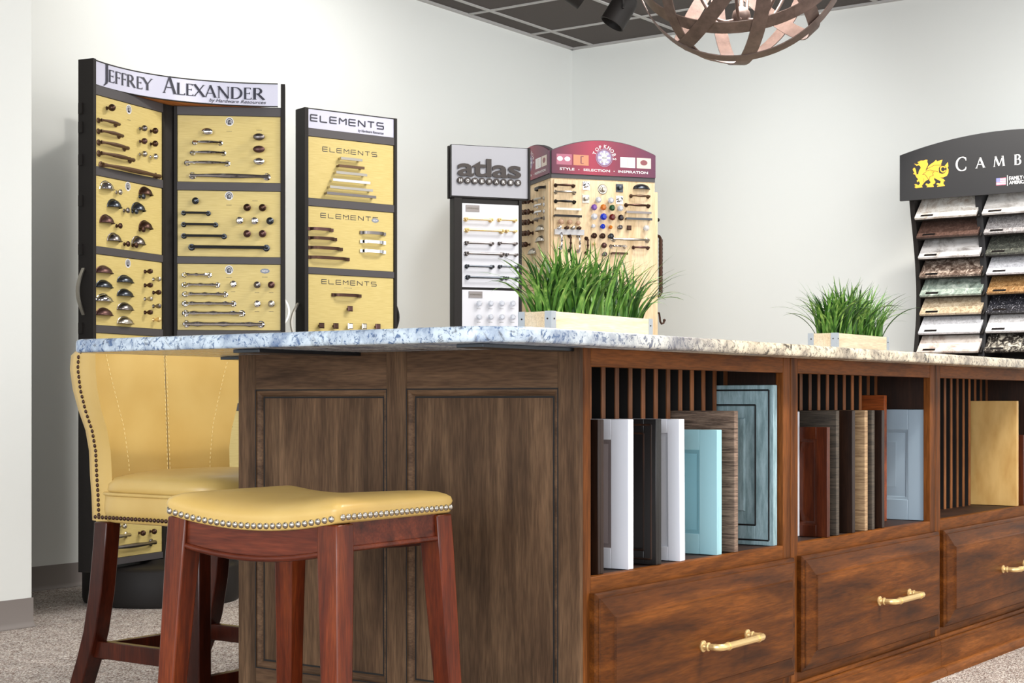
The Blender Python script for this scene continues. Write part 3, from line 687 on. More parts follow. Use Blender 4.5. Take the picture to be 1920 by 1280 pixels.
# ================================================================= CHAIR
def chair():
    cx, cy = 2.80, 2.87
    e = empty('bar_chair', (cx, cy, 0)); tag(e, 'high bar chair with mustard leather seat and winged back, behind the saddle stool', 'chair')
    # seat base (lower band) and cushion
    def sup(hx_, y0, y1, n=40, p=5, z=0):
        out = []
        for k in range(n):
            a = 2*PI*k/n; c, s = math.cos(a), math.sin(a)
            out.append((hx_*abs(c)**(2/p)*(1 if c > 0 else -1), (y0+y1)/2+(y1-y0)/2*abs(s)**(2/p)*(1 if s > 0 else -1), z))
        return out
    b = MB()
    b.loft([sup(.205, -.165, .225, z=.488), sup(.212, -.172, .235, z=.492), sup(.216, -.176, .24, z=.52), sup(.216, -.176, .235, z=.552), sup(.212, -.172, .23, z=.556)])
    base = b.build('seat_base', m_leather, e, smooth=70)
    b = MB(); b.tube(sup(.217, -.177, .235, z=.5575)+[sup(.217, -.177, .235, z=.5575)[0]], .0045, 8); 
    base2 = b.build('piping', m_leather, base, smooth=70)
    b = MB()
    b.loft([sup(.208, -.168, .22, z=.556), sup(.216, -.176, .225, z=.566), sup(.217, -.177, .22, z=.580), sup(.208, -.168, .205, z=.596), sup(.18, -.14, .155, z=.607), sup(.12, -.09, .12, z=.614), sup(.05, -.03, .06, z=.617)])
    b.build('seat_cushion', m_leather, e, smooth=75)
    b = MB()
    def nail(x, y, z, ax): b.lathe([(.0052, 0), (.0046, .002), (.0026, .0034), (0, .0038)], 8, T(x, y, z) @ ax)
    for sgn in (-1, 1):
        b = MB()
        for k in range(29): nail(sgn*.2155, -.155+.365*k/28, .501, RY(sgn*PI/2))
        b.build('nailhead_trim', METAL['bronze'], base)
    b = MB()
    for k in range(30): nail(-.18+.36*k/29, -.1745, .501, RX(PI/2))
    b.build('nailhead_trim', METAL['bronze'], base)
    # back: stacked plan outlines
    levels = [(.490, .196, 0, .078), (.55, .196, 0, .078), (.60, .197, 0, .080), (.66, .198, .0, .086), (.71, .208, .002, .092), (.76, .226, .004, .102), (.81, .238, .006, .112), (.86, .243, .008, .116), (.893, .243, .010, .112), (.906, .236, .012, .10), (.912, .222, .02, .08)]
    rings = []; nailsL = []; nailsR = []
    for z, w, wf, th_ in levels:
        y0 = .172+(z-.6)*.05; P_ = []; m = 12; win = .018*min(1, max(0, (z-.6)/.2))
        for k in range(m+1):
            t_ = -1+2*k/m; P_.append((t_*w, y0+.016*(1-abs(t_)**2.2)-wf*abs(t_)**3, z))
        for k in range(1, 5): t_ = k/5; P_.append((w+.004*math.sin(PI*t_)-win*t_, y0-wf+(th_*t_), z))
        for k in range(m+1): t_ = 1-2*k/m; P_.append((t_*(w-win), y0+th_-wf+.03*(1-t_*t_), z))
        for k in range(1, 5): t_ = 1-k/5; P_.append((-w-.004*math.sin(PI*t_)+win*t_, y0-wf+(th_*t_), z))
        rings.append(P_)
        f_ = .62; nailsL.append((-w-.004+win*f_, y0-wf+th_*f_, z)); nailsR.append((w+.004-win*f_, y0-wf+th_*f_, z))
    b = MB(); b.loft(rings); back = b.build('backrest', m_leather, e, smooth=80)
    for L_, sgn in ((nailsL, -1), (nailsR, 1)):
        b = MB()
        for k in range(34):
            z = .505+(.90-.505)*k/33
            for (p, q) in zip(L_, L_[1:]):
                if p[2] <= z <= q[2]:
                    u = (z-p[2])/(q[2]-p[2]); nail(p[0]+(q[0]-p[0])*u, p[1]+(q[1]-p[1])*u, z, RY(PI/2*sgn)); break
        b.build('nailhead_trim', METAL['bronze'], back)
    def front(x, z, off=.0012):
        for (p, q) in zip(levels, levels[1:]):
            if p[0] <= z <= q[0]:
                u = (z-p[0])/(q[0]-p[0]); w = p[1]+(q[1]-p[1])*u; wf = p[2]+(q[2]-p[2])*u; break
        t_ = max(-1, min(1, x/w)); y0 = .172+(z-.6)*.05
        return (x, y0+.016*(1-abs(t_)**2.2)-wf*abs(t_)**3-off, z)
    def seam(f, z0, z1):
        n = 26; b = MB()
        for k in range(n):
            za = z0+(z1-z0)*k/n; zc = za+(z1-z0)/n*.55
            b.tube([front(f(za), za), front(f(zc), zc)], .0009, 5)
        b.build('stitching', m_stitch, back)
    for dx in (-.004, .004): seam(lambda z: dx, .61, .905)
    for sg in (-1, 1):
        seam(lambda z: sg*(.135+.18*max(0, z-.62)**1.1+.15*max(0, z-.72)), .61, .9)
    b = MB(); b.tube([front(0, z, .0002) for z in (.61, .7, .8, .9)], .0008, 5); b.build('seam', m_inkgrey, back)
    # legs
    def leg(path, w=.0225):
        b = MB(); rr = []
        for x, y, z in path: rr.append([(x-w, y-w, z), (x+w, y-w, z), (x+w, y+w, z), (x-w, y+w, z)])
        b.loft(rr); b.build('leg', m_espresso, e, bev=.003, smooth=40)
    for sx in (-1, 1):
        leg([(sx*.185, .335, .001), (sx*.187, .295, .08), (sx*.19, .262, .15), (sx*.191, .236, .22), (sx*.191, .215, .32), (sx*.19, .203, .42), (sx*.188, .198, .489)])
        leg([(sx*.178, -.11, .001), (sx*.184, -.115, .3), (sx*.186, -.118, .489)], .02)
        b = MB(); b.box(sx*.187-.011, sx*.187+.011, -.10, .255, .155, .197); b.build('stretcher', m_espresso, e, bev=.002)
    b = MB(); b.box(-.18, .18, .243, .263, .145, .185); b.build('stretcher', m_espresso, e, bev=.002)
    b = MB(); b.box(-.175, .175, -.125, -.103, .10, .14); b.build('stretcher', m_espresso, e, bev=.002)
chair()

# ================================================================= HARDWARE DISPLAYS
def pt(px, d): r = ray(px); return (r[0]*d, r[1]*d)
def hw(B, board, kind, px, py, off=.02, name=None, y=-.004, rot=None, **k):
    x, z = B.at(px, py, off)
    me = {'knob': knob_mesh, 'cup': cup_mesh}[kind](**k)
    return put({'knob': 'knob', 'cup': 'cup_pull'}[kind], me, board, (x, y, z), rot or (0, 0, 0))
def hp(B, board, pa, pb, py, st, mat, y=-.004, off=.024, gap=1.0):
    xa, z = B.at(pa, py, off); xb, _ = B.at(pb, py, off)
    L = round(((xb-xa)*.93)/.004)*.004
    return put('pull', pull_mesh(L, st, mat), board, ((xa+xb)/2, y, z))
def logo(B, board, px, py, y=-.0046, r=.0165):
    x, z = B.at(px, py, .004); b = MB(); N = 24
    def disc(rx, rz_, yy, cz=0): b.add([(rx*math.cos(2*PI*k/N), yy, cz+rz_*math.sin(2*PI*k/N)) for k in range(N)], [tuple(range(N))])
    disc(r, r*1.08, 0)
    b.cur = 1
    f = lambda X, Z: (X, -.0004, Z)
    for poly in arc(0, -r*.1, r*.72, r*.85, -20, 200, lambda a: r*.16, 18)+[seg(-r*.3, -r*.7, -r*.3, r*.25, r*.3), seg(r*.3, -r*.7, r*.3, r*.25, r*.3), seg(-r*.4, -r*.6, r*.4, -r*.6, r*.25), seg(-r*.3, r*.3, r*.3, r*.3, r*.3), seg(0, -r*.5, 0, r*.4, r*.2)]:
        b.add([f(*p) for p in poly], [(0, 1, 2, 3)])
    b.cur = 0
    for poly in [seg(-r*.12, -r*.35, -r*.12, r*.3, r*.08), seg(r*.05, -r*.4, r*.18, r*.3, r*.07), seg(r*.3, -r*.4, r*.18, r*.3, r*.07)]: b.add([(p[0], -.0008, p[1]) for p in poly], [(0, 1, 2, 3)])
    b.build('logo', [m_labelw, m_ink], board, loc=(x, y, z), smooth=0)
def caption(B, board, px, py, w=.022, y=-.0045):
    x, z = B.at(px, py, .004); b = MB()
    for i in range(6): q = -w/2+w*i/6; b.add([(q, 0, -.001), (q+w/9, 0, -.001), (q+w/9, 0, .001), (q, 0, .001)], [(0, 1, 2, 3)])
    b.build('caption', m_inkgrey, board, loc=(x, y, z), smooth=0)
m_newtag = plain('sticker_silver', (128, 134, 148), .5)
def new_tag(B, board, px, py):
    x, z = B.at(px, py, .004); b = MB(); N = 20
    b.add([(.018*math.cos(2*PI*k/N)*(1+.06*(k % 2)), 0, .0095*math.sin(2*PI*k/N)*(1+.1*(k % 2))) for k in range(N)], [tuple(range(N))]); b.cur = 1
    text_fit(b, 'NEW', lambda a, c: (a, -.0005, c), -.012, .012, -.004, .004, bold=.02)
    b.build('new_sticker', [m_newtag, m_labelw], board, loc=(x, -.0047, z), smooth=0)
ZB = [(1.911, 1.649), (1.614, 1.354), (1.324, 1.063), (1.033, .773), (.743, .483), (.453, .193)]
def wing(B, zb, x0=.004, x1=None, mat=None, bars=True):
    x1 = B.L-.004 if x1 is None else x1; out = []
    for (t, u) in zb:
        b = MB(); b.box(x0, x1, -.004, 0, u, t); out.append(B.part(b, 'display_board', mat or m_yellow, bev=.0006))
    if bars:
        zs = [zb[0][0]+.030]+[(zb[i][1]+zb[i+1][0])/2 for i in range(len(zb)-1)]+[zb[-1][1]-.014]
        for i, z in enumerate(zs):
            h = .0155
            if i == 0: za, zc = zb[0][0]+.001, min(zb[0][0]+.0355, 1.9466)
            elif i == len(zs)-1: za, zc = .167, zb[-1][1]-.001
            else: za, zc = zb[i][0]+.001, zb[i-1][1]-.001
            b = MB(); b.box(x0-.003, x1+.003, -.009, 0, za, zc); B.part(b, 'crossbar', m_grey_bar, bev=.001)
    return out
def curved_handle(disp, pos, ang, z0, z1, mat='nickel'):
    b = MB(); n = 12; b.tube([(0, -.004-.034*math.sin(PI*k/n), z0+(z1-z0)*k/n) for k in range(n+1)], .0065, sq=True, asp=.5, up=Vector((1, 0, 0)))
    b.build('handle', METAL[mat], disp, loc=(pos[0], pos[1], 0), rz=ang)

# ---------- tall three-winged rack
D = (4.36, 4.80)
ja = empty('hardware_display_rack', (*D, 0)); tag(ja, 'tallest black display rack with curved white sign reading Jeffrey Alexander and yellow hardware boards', 'display rack', 'cabinet hardware display racks')
b = MB(); b.lathe([(.28, 0), (.30, .004), (.305, .02), (.305, .135), (.298, .145), (.28, .149), (.12, .151), (.10, .165)], 48); b.build('pedestal', m_black, ja, smooth=50)
Lp, VLp, VRp, Rp = pt(175, 5.92), pt(303, 6.30), pt(331, 6.35), pt(528, 6.40)
BL = Board(ja, Lp, VLp); BR = Board(ja, VRp, Rp)
for B, xa, xb in ((BL, -.012, BL.L+.0), (BR, 0, BR.L+.012)):
    b = MB(); b.box(xa, xb, .0005, .056, .167, 1.95); B.part(b, 'wing_panel', m_black, bev=.001)
for B, xa, xb, top in ((BL, -.014, .003, 2.042), (BR, BR.L-.003, BR.L+.014, 2.042), (BL, BL.L-.003, BL.L+.010, 1.9466), (BR, -.010, .003, 1.9466)):
    b = MB(); b.box(xa, xb, -.011, .058, .150, top); B.part(b, 'post', m_black, bev=.001)
b = MB(); ang = math.radians(71); b.box(.06, .46, -.028, .028, .167, 1.95); b.box(.46, .475, -.032, .032, .15, 2.04); b.build('wing_panel', m_black, ja, rz=ang)
b = MB(); b.box(-.04, .05, -.05, .0, .167, 1.9466); b.build('wing_panel', m_black, ja, loc=(((VLp[0]+VRp[0])/2)-D[0], (VLp[1]+VRp[1])/2-D[1]+.052, 0), smooth=0)
# curved sign
HP = [Vector(pt(p, d)) for p, d in ((177, 5.925), (272, 6.165), (340, 6.275), (521, 6.372))]
Q0, Q2, QM = HP[0], HP[3], Vector(pt(322, 6.238)); Q1 = 2*QM-(Q0+Q2)*.5; HL = (Q2-Q0).length*1.03
def hcurve(s):
    t = s/HL; return Q0*(1-t)**2+Q1*2*t*(1-t)+Q2*t*t
def hs(px):      # arc parameter whose point lies along that pixel column
    lo, hi = 0, HL; r = ray(px)
    for _ in range(40):
        m = (lo+hi)/2; p = hcurve(m)
        if p.x*r[1]-p.y*r[0] < 0: lo = m
        else: hi = m
    return lo
def hfn(off):
    def f(s, z):
        p = hcurve(s); q = hcurve(s+.001)-hcurve(s-.001); n = Vector((q.y, -q.x)).normalized()
        p = p+n*off; return (p.x-D[0], p.y-D[1], z)
    return f
def strip(f0, f1, z0, z1, n=28):
    b = MB(); rings = []
    for i in range(n+1):
        s = HL*i/n; a, c = f0(s, z0), f1(s, z0); rings.append([(a[0], a[1], z0), (a[0], a[1], z1), (c[0], c[1], z1), (c[0], c[1], z0)])
    b.loft(rings); return b
sign = strip(hfn(.004), hfn(-.002), 1.950, 2.036).build('sign', m_signwhite, ja, smooth=50)
strip(hfn(.006), hfn(-.004), 2.036, 2.040).build('sign_frame', m_black, ja, smooth=50)
strip(hfn(.006), hfn(-.004), 1.9466, 1.950).build('sign_frame', m_black, ja, smooth=50)
b = MB(); f = hfn(-.005); n = 24
pts = [Vector(f(HL*i/n, 0)[:2]) for i in range(n+1)]
loop = pts+[Vector((BR.P.x-D[0]+.0, BR.P.y-D[1]+.05)), Vector((BL.P.x-D[0]+BL.U.x*BL.L, BL.P.y-D[1]+BL.U.y*BL.L+.05))]
tri = tessellate_polygon([[Vector((p.x, p.y, 0)) for p in loop]])
for z in (1.9475, 1.953): b.add([(p.x, p.y, z) for p in loop], [tuple(t) for t in tri])
b.build('top_shelf', m_orange, ja, smooth=0)
b = MB(); base_z = 1.9735
items = []
for ch, a, c, h in [('J', 192, 201, .062), ('E', 201.5, 212, .046), ('F', 214, 224, .046), ('F', 225.6, 235, .046), ('R', 236, 251, .046), ('E', 254.5, 265, .046), ('Y', 265.6, 284, .046),
                    ('A', 305, 329, .064), ('L', 330.5, 345, .046), ('E', 348, 361, .046), ('X', 362, 384, .046), ('A', 384, 405, .046), ('N', 407, 430, .046), ('D', 432.5, 453.5, .046), ('E', 457, 471, .046), ('R', 474, 495, .046)]:
    sa, sb = hs(a), hs(c); items.append((ch, sa, base_z, h, (sb-sa)/(GL[ch][0]*h)))
serif(b, items, hfn(.0065)); b.build('lettering', m_ink, sign, smooth=0); b = MB()
text_fit(b, 'by Hardware Resources', hfn(.0065), hs(392), hs(499), 1.9525, 1.9700, shear=.3, bold=.008)
b.build('lettering', m_ink, sign, smooth=0)
lb = wing(BL, ZB); rb = wing(BR, ZB)
def many(B, board, kind, lst, off=.02, **k):
    for px, py in lst: hw(B, board, kind, px, py, off, **k)
z1 = lambda x, y: (130+x/4.571, 90+y/4.571); z2 = lambda x, y: (130+x/4.267, 340+y/4.267)
def pl(B, board, lst, st, mat):
    for a, c, y in lst: hp(B, board, a, c, y, st, mat)
# left boards
logo(BL, lb[0], 241.5, 205); hw(BL, lb[0], 'knob', 207, 202, st='ball', mat='bronze', r=.015)
pl(BL, lb[0], [(191, 226, 224.5), (191, 232, 245), (191, 242.5, 266), (191, 253, 286.5)], 'twist', 'rust'); hp(BL, lb[0], 193, 303, 308, 'bow', 'rust')
for x, y, m in ((635, 688, 'pewter'), (728, 710, 'bronze'), (635, 798, 'copper'), (728, 820, 'bronze'), (635, 908, 'nickel'), (728, 930, 'chrome')): hw(BL, lb[0], 'knob', *z1(x, y), st='ball', mat=m, r=.013)
caption(BL, lb[0], 242, 225)
logo(BL, lb[1], *z2(468, 40))
for x, y, m in ((318, 50, 'chrome'), (628, 95, 'bronze'), (378, 195, 'gunmetal'), (570, 220, 'gunmetal'), (318, 320, 'copper'), (628, 365, 'bronze'), (378, 465, 'pewter'), (570, 490, 'pewter')): hw(BL, lb[1], 'cup', *z2(x, y+12), mat=m, w=.034, h=.03, d=.028)
for x, y, m in ((405, 85, 'nickel'), (590, 120, 'gunmetal'), (465, 232, 'pewter'), (533, 240, 'gunmetal'), (405, 355, 'bronze'), (590, 385, 'bronze'), (467, 500, 'bronze'), (533, 510, 'bronze')): hw(BL, lb[1], 'knob', *z2(x, y), st='round', mat=m, r=.011)
logo(BL, lb[2], *z2(468, 655))
for x, y, m in ((300, 718, 'copper'), (300, 833, 'gunmetal'), (300, 943, 'chrome'), (300, 1055, 'copper'), (468, 793, 'gunmetal'), (468, 903, 'gunmetal'), (468, 1013, 'pewter'), (468, 1123, 'nickel')): hw(BL, lb[2], 'cup', *z2(x, y+14), mat=m, w=.043, h=.026, d=.026)
for x, y, m in ((632, 720, 'bronze'), (700, 782, 'nickel'), (632, 830, 'bronze'), (700, 888, 'bronze'), (632, 940, 'nickel'), (700, 997, 'pewter'), (632, 1047, 'bronze'), (700, 1105, 'brass')): hw(BL, lb[2], 'knob', *z2(x, y), st='bulb', mat=m)
logo(BL, lb[3], 242, 643)
pl(BL, lb[5], [(191, 246, 1009)], 'twist', 'nickel'); hp(BL, lb[5], 205, 294, 1028, 'bow', 'pewter')
many(BL, lb[5], 'knob', [(267, 999), (288, 996)], st='ball', mat='bronze', r=.012); hw(BL, lb[5], 'knob', 233, 986, st='ball', mat='nickel', r=.011)
logo(BL, lb[4], 242, 772); pl(BL, lb[4], [(191, 232, 800), (191, 242, 822)], 'twist', 'rust')
# right boards
logo(BR, rb[0], 430.4, 228); caption(BR, rb[0], 430, 246); caption(BR, rb[0], 486, 244)
hw(BR, rb[0], 'knob', 388.6, 247, st='oval', mat='chrome', r=.018)
pl(BR, rb[0], [(363, 414, 266), (358, 421, 285), (348, 428, 304)], 'bow', 'chrome'); hp(BR, rb[0], 354, 506, 328, 'bow', 'chrome')
for y, m in ((257, 'pewter'), (280, 'copper'), (303, 'chrome')): hw(BR, rb[0], 'knob', 485.5, y, st='oval', mat=m, r=.018)
logo(BR, rb[1], *z2(1278, 115)); caption(BR, rb[1], *z2(1278, 190)); caption(BR, rb[1], *z2(1487, 155))
hw(BR, rb[1], 'knob', *z2(1010, 157), st='round', mat='gunmetal')
pl(BR, rb[1], [(342, 392, 398.5), (342, 406, 420), (342, 422, 441.5)], 'bar', 'gunmetal'); hp(BR, rb[1], 353, 505, 462.5, 'bar', 'gunmetal')
for x, y, m in ((1423, 210, 'bronze'), (1546, 212, 'bronze'), (1362, 315, 'chrome'), (1482, 318, 'chrome'), (1606, 318, 'gunmetal'), (1423, 420, 'copper'), (1546, 420, 'copper')): hw(BR, rb[1], 'knob', *z2(x, y), st='round', mat=m, r=.015)
logo(BR, rb[2], *z2(1278, 707)); caption(BR, rb[2], *z2(1278, 768)); caption(BR, rb[2], *z2(1565, 765)); new_tag(BR, rb[2], *z2(1565, 717))
for x1_, y in ((1125, 745), (1190, 825), (1258, 900), (1322, 975), (1395, 1052), (1555, 1138)):
    xa, y0_ = z2(910, y); xb, _ = z2(x1_, y); hp(BR, rb[2], xa, xb, y0_, 'bead', 'chrome')
for x, y, m in ((1311, 822, 'chrome'), (1503, 828, 'pewter'), (1616, 828, 'copper'), (1503, 980, 'chrome'), (1616, 980, 'nickel')): hw(BR, rb[2], 'knob', *z2(x, y), st='round', mat=m, r=.014); caption(BR, rb[2], *z2(x, y+60), w=.018)
logo(BR, rb[3], 430, 645)
logo(BR, rb[4], 430, 784); caption(BR, rb[4], 432, 800); hw(BR, rb[4], 'knob', 420, 853, st='square', mat='bronze', r=.008)
hp(BR, rb[4], 345, 410, 830, 'bow', 'bronze'); hp(BR, rb[5], 345, 430, 1000, 'bow', 'bronze')
tn = Vector((-BL.U.x, -BL.U.y))
curved_handle(ja, (Lp[0]-D[0]-BL.U.x*.014+BL.N.x*-.03, Lp[1]-D[1]-BL.U.y*.014-BL.N.y*.03), BL.a-PI/2, 1.10, 1.27)
for z in (1.86, 1.79, 1.67, 1.52, 1.34, 1.05):
    b = MB(); b.box(-.022, -.013, .035, .052, z-.02, z+.02); BL.part(b, 'hinge', m_black)
curved_handle(ja, (Rp[0]-D[0]+BR.U.x*.014, Rp[1]-D[1]+BR.U.y*.014+.03), BR.a+PI/2, 1.07, 1.21)

# ---------- Elements rack
P0, P1 = pt(575, 6.85), pt(738, 7.115)
el = empty('hardware_display_rack', ((P0[0]+P1[0])/2, (P0[1]+P1[1])/2+.04, 0)); tag(el, 'narrow black display rack with flat white sign reading Elements and yellow boards', 'display rack', 'cabinet hardware display racks')
BE = Board(el, P0, P1)
b = MB(); b.lathe([(.22, 0), (.25, .004), (.25, .13), (.24, .149), (.1, .151)], 40); b.build('pedestal', m_black, el, smooth=50)
b = MB(); b.box(-.01, BE.L+.01, .0005, .066, .15, 1.92); BE.part(b, 'wing_panel', m_black)
for xa, xb in ((-.016, .003), (BE.L-.003, BE.L+.012)):
    b = MB(); b.box(xa, xb, -.011, .068, .15, 2.032); BE.part(b, 'post', m_black, bev=.001)
b = MB(); b.box(.003, BE.L-.003, -.005, .003, 1.927, 2.028); sg = BE.part(b, 'sign', m_signwhite)
b = MB(); b.box(.003, BE.L-.003, -.007, .004, 2.028, 2.032); BE.part(b, 'sign_frame', m_black)
b = MB(); f = BE.fn(.0072); x0, _ = BE.at(581, 225); x1, _ = BE.at(718, 225)
wide_elements(b, f, x0, x1, 1.978, 2.004, .2); xa, _ = BE.at(670, 240); xb, _ = BE.at(718, 240)
text_fit(b, 'by Hardware Resources', f, xa, xb, 1.951, 1.966, shear=.3, bold=.012); b.build('lettering', m_ink, sg, smooth=0)
eb = wing(BE, ZB)
z3 = lambda x, y: (530+x/2.844, 190+y/2.844)
for bd, xa, xb, y in ((eb[0], 210, 500, 244), (eb[1], 200, 507, 597), (eb[2], 205, 497, 950)):
    X0, Z0 = BE.at(*z3(xa, y)); X1, _ = BE.at(*z3(xb, y)); b = MB(); wide_elements(b, BE.fn(.0046), X0, X1, Z0-.009-.008, Z0+.009-.008, .16); b.build('lettering', m_ink, bd, smooth=0)
for a, c, y, m in ((308, 419, 303, 'nickel'), (298, 430, 343, 'rust'), (282, 445, 378, 'nickel'), (264, 462, 417, 'chrome'), (246, 478, 455, 'nickel'), (229, 496, 488, 'pewter')): hp(BE, eb[0], *[z3(q, 0)[0] for q in (a, c)], 190+y/2.844, 'flat', m)
for a, c, y in ((150, 272, 676), (150, 292, 725), (150, 324, 776), (148, 360, 828)): hp(BE, eb[1], z3(a, 0)[0], z3(c, 0)[0], 190+y/2.844, 'strap', 'copper' if y < 700 else 'bronze')
for y, m in ((697, 'pewter'), (745, 'chrome'), (795, 'chrome')): hp(BE, eb[1], z3(430, 0)[0], z3(552, 0)[0], 190+y/2.844, 'strap', m)
new_tag(BE, eb[1], *z3(493, 635)); caption(BE, eb[0], *z3(357, 280), w=.04); caption(BE, eb[1], *z3(353, 631), w=.04); caption(BE, eb[2], *z3(350, 995), w=.04)
hp(BE, eb[2], z3(280, 0)[0], z3(422, 0)[0], 190+1030/2.844, 'strap', 'bronze')
for x, y, m in ((357, 1105, 'copper'), (205, 1195, 'bronze'), (281, 1197, 'bronze'), (358, 1198, 'chrome'), (432, 1199, 'nickel'), (505, 1201, 'copper')): hw(BE, eb[2], 'knob', *z3(x, y), st='square', mat=m, r=.012)
# hardware fixed on the back of the rack, seen past its left edge
BK = Board(el, (P0[0]+.066*BE.U.y*-1, P0[1]+.066*BE.U.x), (P0[0]+.066*BE.U.y*-1-.2*BE.U.x*-1, P0[1]+.066*BE.U.x+.2*BE.U.y))
b = MB(); b.box(0, BE.L, .067, .071, .193, 1.911); bb = BE.part(b, 'display_board', m_yellow)
for i, (z, m) in enumerate(((1.80, 'nickel'), (1.765, 'chrome'), (1.73, 'nickel'), (1.70, 'pewter'), (1.66, 'chrome'), (1.53, 'bronze'), (1.50, 'copper'), (1.47, 'gunmetal'), (1.44, 'nickel'), (1.41, 'copper'), (1.38, 'nickel'), (1.20, 'brass'), (1.16, 'nickel'), (1.12, 'pewter'), (1.09, 'bronze'))):
    put('knob', knob_mesh('ball', m, .014), bb, (.02, .072, z), (0, 0, PI))
curved_handle(el, (P0[0]-el.location.x-BE.U.x*.016+.01, P0[1]-el.location.y-BE.U.y*.016+.035), BE.a-PI/2, 1.03, 1.20)
curved_handle(el, (P1[0]-el.location.x+BE.U.x*.014, P1[1]-el.location.y+BE.U.y*.014+.03), BE.a+PI/2, 1.07, 1.24, 'black')

# ---------- atlas rack
A0, A1 = pt(847, 7.35), pt(990, 7.475)
at_ = empty('hardware_display_rack', ((A0[0]+A1[0])/2+.02, (A0[1]+A1[1])/2+.06, 0)); tag(at_, 'display rack with silver sign reading atlas homewares over white boards', 'display rack', 'cabinet hardware display racks')
BA = Board(at_, A0, A1)
b = MB(); b.box(0, BA.L, 0, .004, 1.722, 1.955); sg = BA.part(b, 'sign', plain('brushed_silver_sign', (160, 160, 166), .5, .2), bev=.0008)
b = MB(); b.box(.0, BA.L, .004, .03, 1.715, 1.958); b.box(.0, BA.L, .05, .07, 1.715, 1.958); b.box(.02, BA.L-.02, .03, .05, 1.72, 1.95); b.box(BA.L-.001, BA.L+.008, -.012, .03, 1.715, 1.958)
BA.part(b, 'sign_frame', m_black, bev=.001)
m_brown = plain('dark_brown_letters', (48, 38, 34), .5)
b = MB(); xa, za = BA.at(857, 333); xb, zb_ = BA.at(976, 334)
vs, fs, (a, c, d, e) = text2d('atlas', bold=.022, sx=1.2, space=.95)
mz = 1.812; mh = .085
M0 = lambda x, y, off: (xa+(x-a)/(c-a)*(xb-xa), -off, mz+(y-d)/(e-d)*mh)
nv = len(vs)
b.add([M0(x, y, .010) for x, y in vs], fs)
me_ = bmesh.new(); q = [me_.verts.new((x, y, 0)) for x, y in vs]
for f_ in fs:
    try: me_.faces.new([q[i] for i in f_])
    except ValueError: pass
me_.verts.index_update()
for ed in me_.edges:
    if len(ed.link_faces) == 1:
        i, j = ed.verts[0].index, ed.verts[1].index
        b.add([M0(*vs[i], .010), M0(*vs[j], .010), M0(*vs[j], .004), M0(*vs[i], .004)], [(0, 1, 2, 3)])
me_.free(); b.build('lettering', m_brown, sg, smooth=0)
b = MB()
for i, ch in enumerate('HOMEWARES'):
    px = 820+(185+(655-185)*i/8)/4.364; x, _ = BA.at(px, 340); z = 1.793
    b.cur = 0; b.lathe([(.0155, 0), (.0155, .010), (0, .010)], 20, T(x, -.0005, z) @ RX(PI/2)); b.cur = 1
    text_fit(b, ch, lambda X, Z: (X, -.0112, Z), x-.0065, x+.0065, z-.007, z+.007, bold=.03)
b.build('lettering', [m_brown, m_labelw], sg, smooth=0)
PX0, PX1 = BA.at(852, 400)[0], BA.at(979, 400)[0]; WX0 = BA.at(867, 400)[0]; WX1 = BA.at(973, 400)[0]
b = MB(); b.box(PX0, PX1, .012, .07, .1, 1.714); BA.part(b, 'cabinet_body', m_black)
for xa_, xb_ in ((PX0, WX0-.001), (WX1+.001, PX1)):
    b = MB(); b.box(xa_, xb_, .002, .012, .1, 1.714); BA.part(b, 'post', m_black, bev=.001)
b = MB(); b.lathe([(.2, 0), (.22, .005), (.22, .085), (.2, .1), (.0, .1)], 32); b.build('pedestal', m_black, at_, smooth=50)
def zaz(py, px=920): return BA.at(px, py)[1]
ab = []
for za_, zc_ in ((1.69, 1.305), (1.293, .90), (.888, .50), (.488, .12)):
    b = MB(); b.box(WX0, WX1, .004, .012, zc_, za_); ab.append(BA.part(b, 'display_board', m_whiteboard, bev=.0006))
z4 = lambda x, y: (820+x/4.364, 240+y/4.364); z5 = lambda x, y: (820+x/3.556, 400+y/3.556)
for a, c, y, m in ((238, 455, 742, 'brass'), (513, 650, 748, 'brass'), (240, 548, 830, 'brass'), (575, 650, 840, 'brass'), (243, 460, 937, 'pewter'), (515, 655, 940, 'pewter'), (240, 550, 1023, 'pewter'), (580, 656, 1033, 'pewter')):
    hp(BA, ab[0], z4(a, 0)[0], z4(c, 0)[0], 240+y/4.364, 'bar', m, y=.004)
for a, c, y in ((200, 378, 350), (423, 539, 353), (202, 452, 423), (472, 540, 430)): hp(BA, ab[0], z5(a, 0)[0], z5(c, 0)[0], 400+y/3.556, 'bar', 'gunmetal', y=.004)
for bd, (x, y), in ((ab[0], z4(290, 657)), (ab[1], z5(256, 541))):
    X, Z = BA.at(x, y); b = MB(); b.box(X-.033, X+.033, .001, .0035, Z-.015, Z+.015); b.cur = 1
    text_fit(b, 'HOMEWARES', lambda p, r_: (p, .0005, r_), X-.028, X+.028, Z-.004, Z+.004); b.build('name_plate', [METAL['pewter'], m_inkgrey], bd, smooth=0)
for x in (280, 358, 432, 505):
    for y in (600, 690): hw(BA, ab[1], 'knob', *z5(x, y), st='crystal', mat='crystal', y=.004); caption(BA, ab[1], *z5(x, y+35), w=.02, y=.0035)

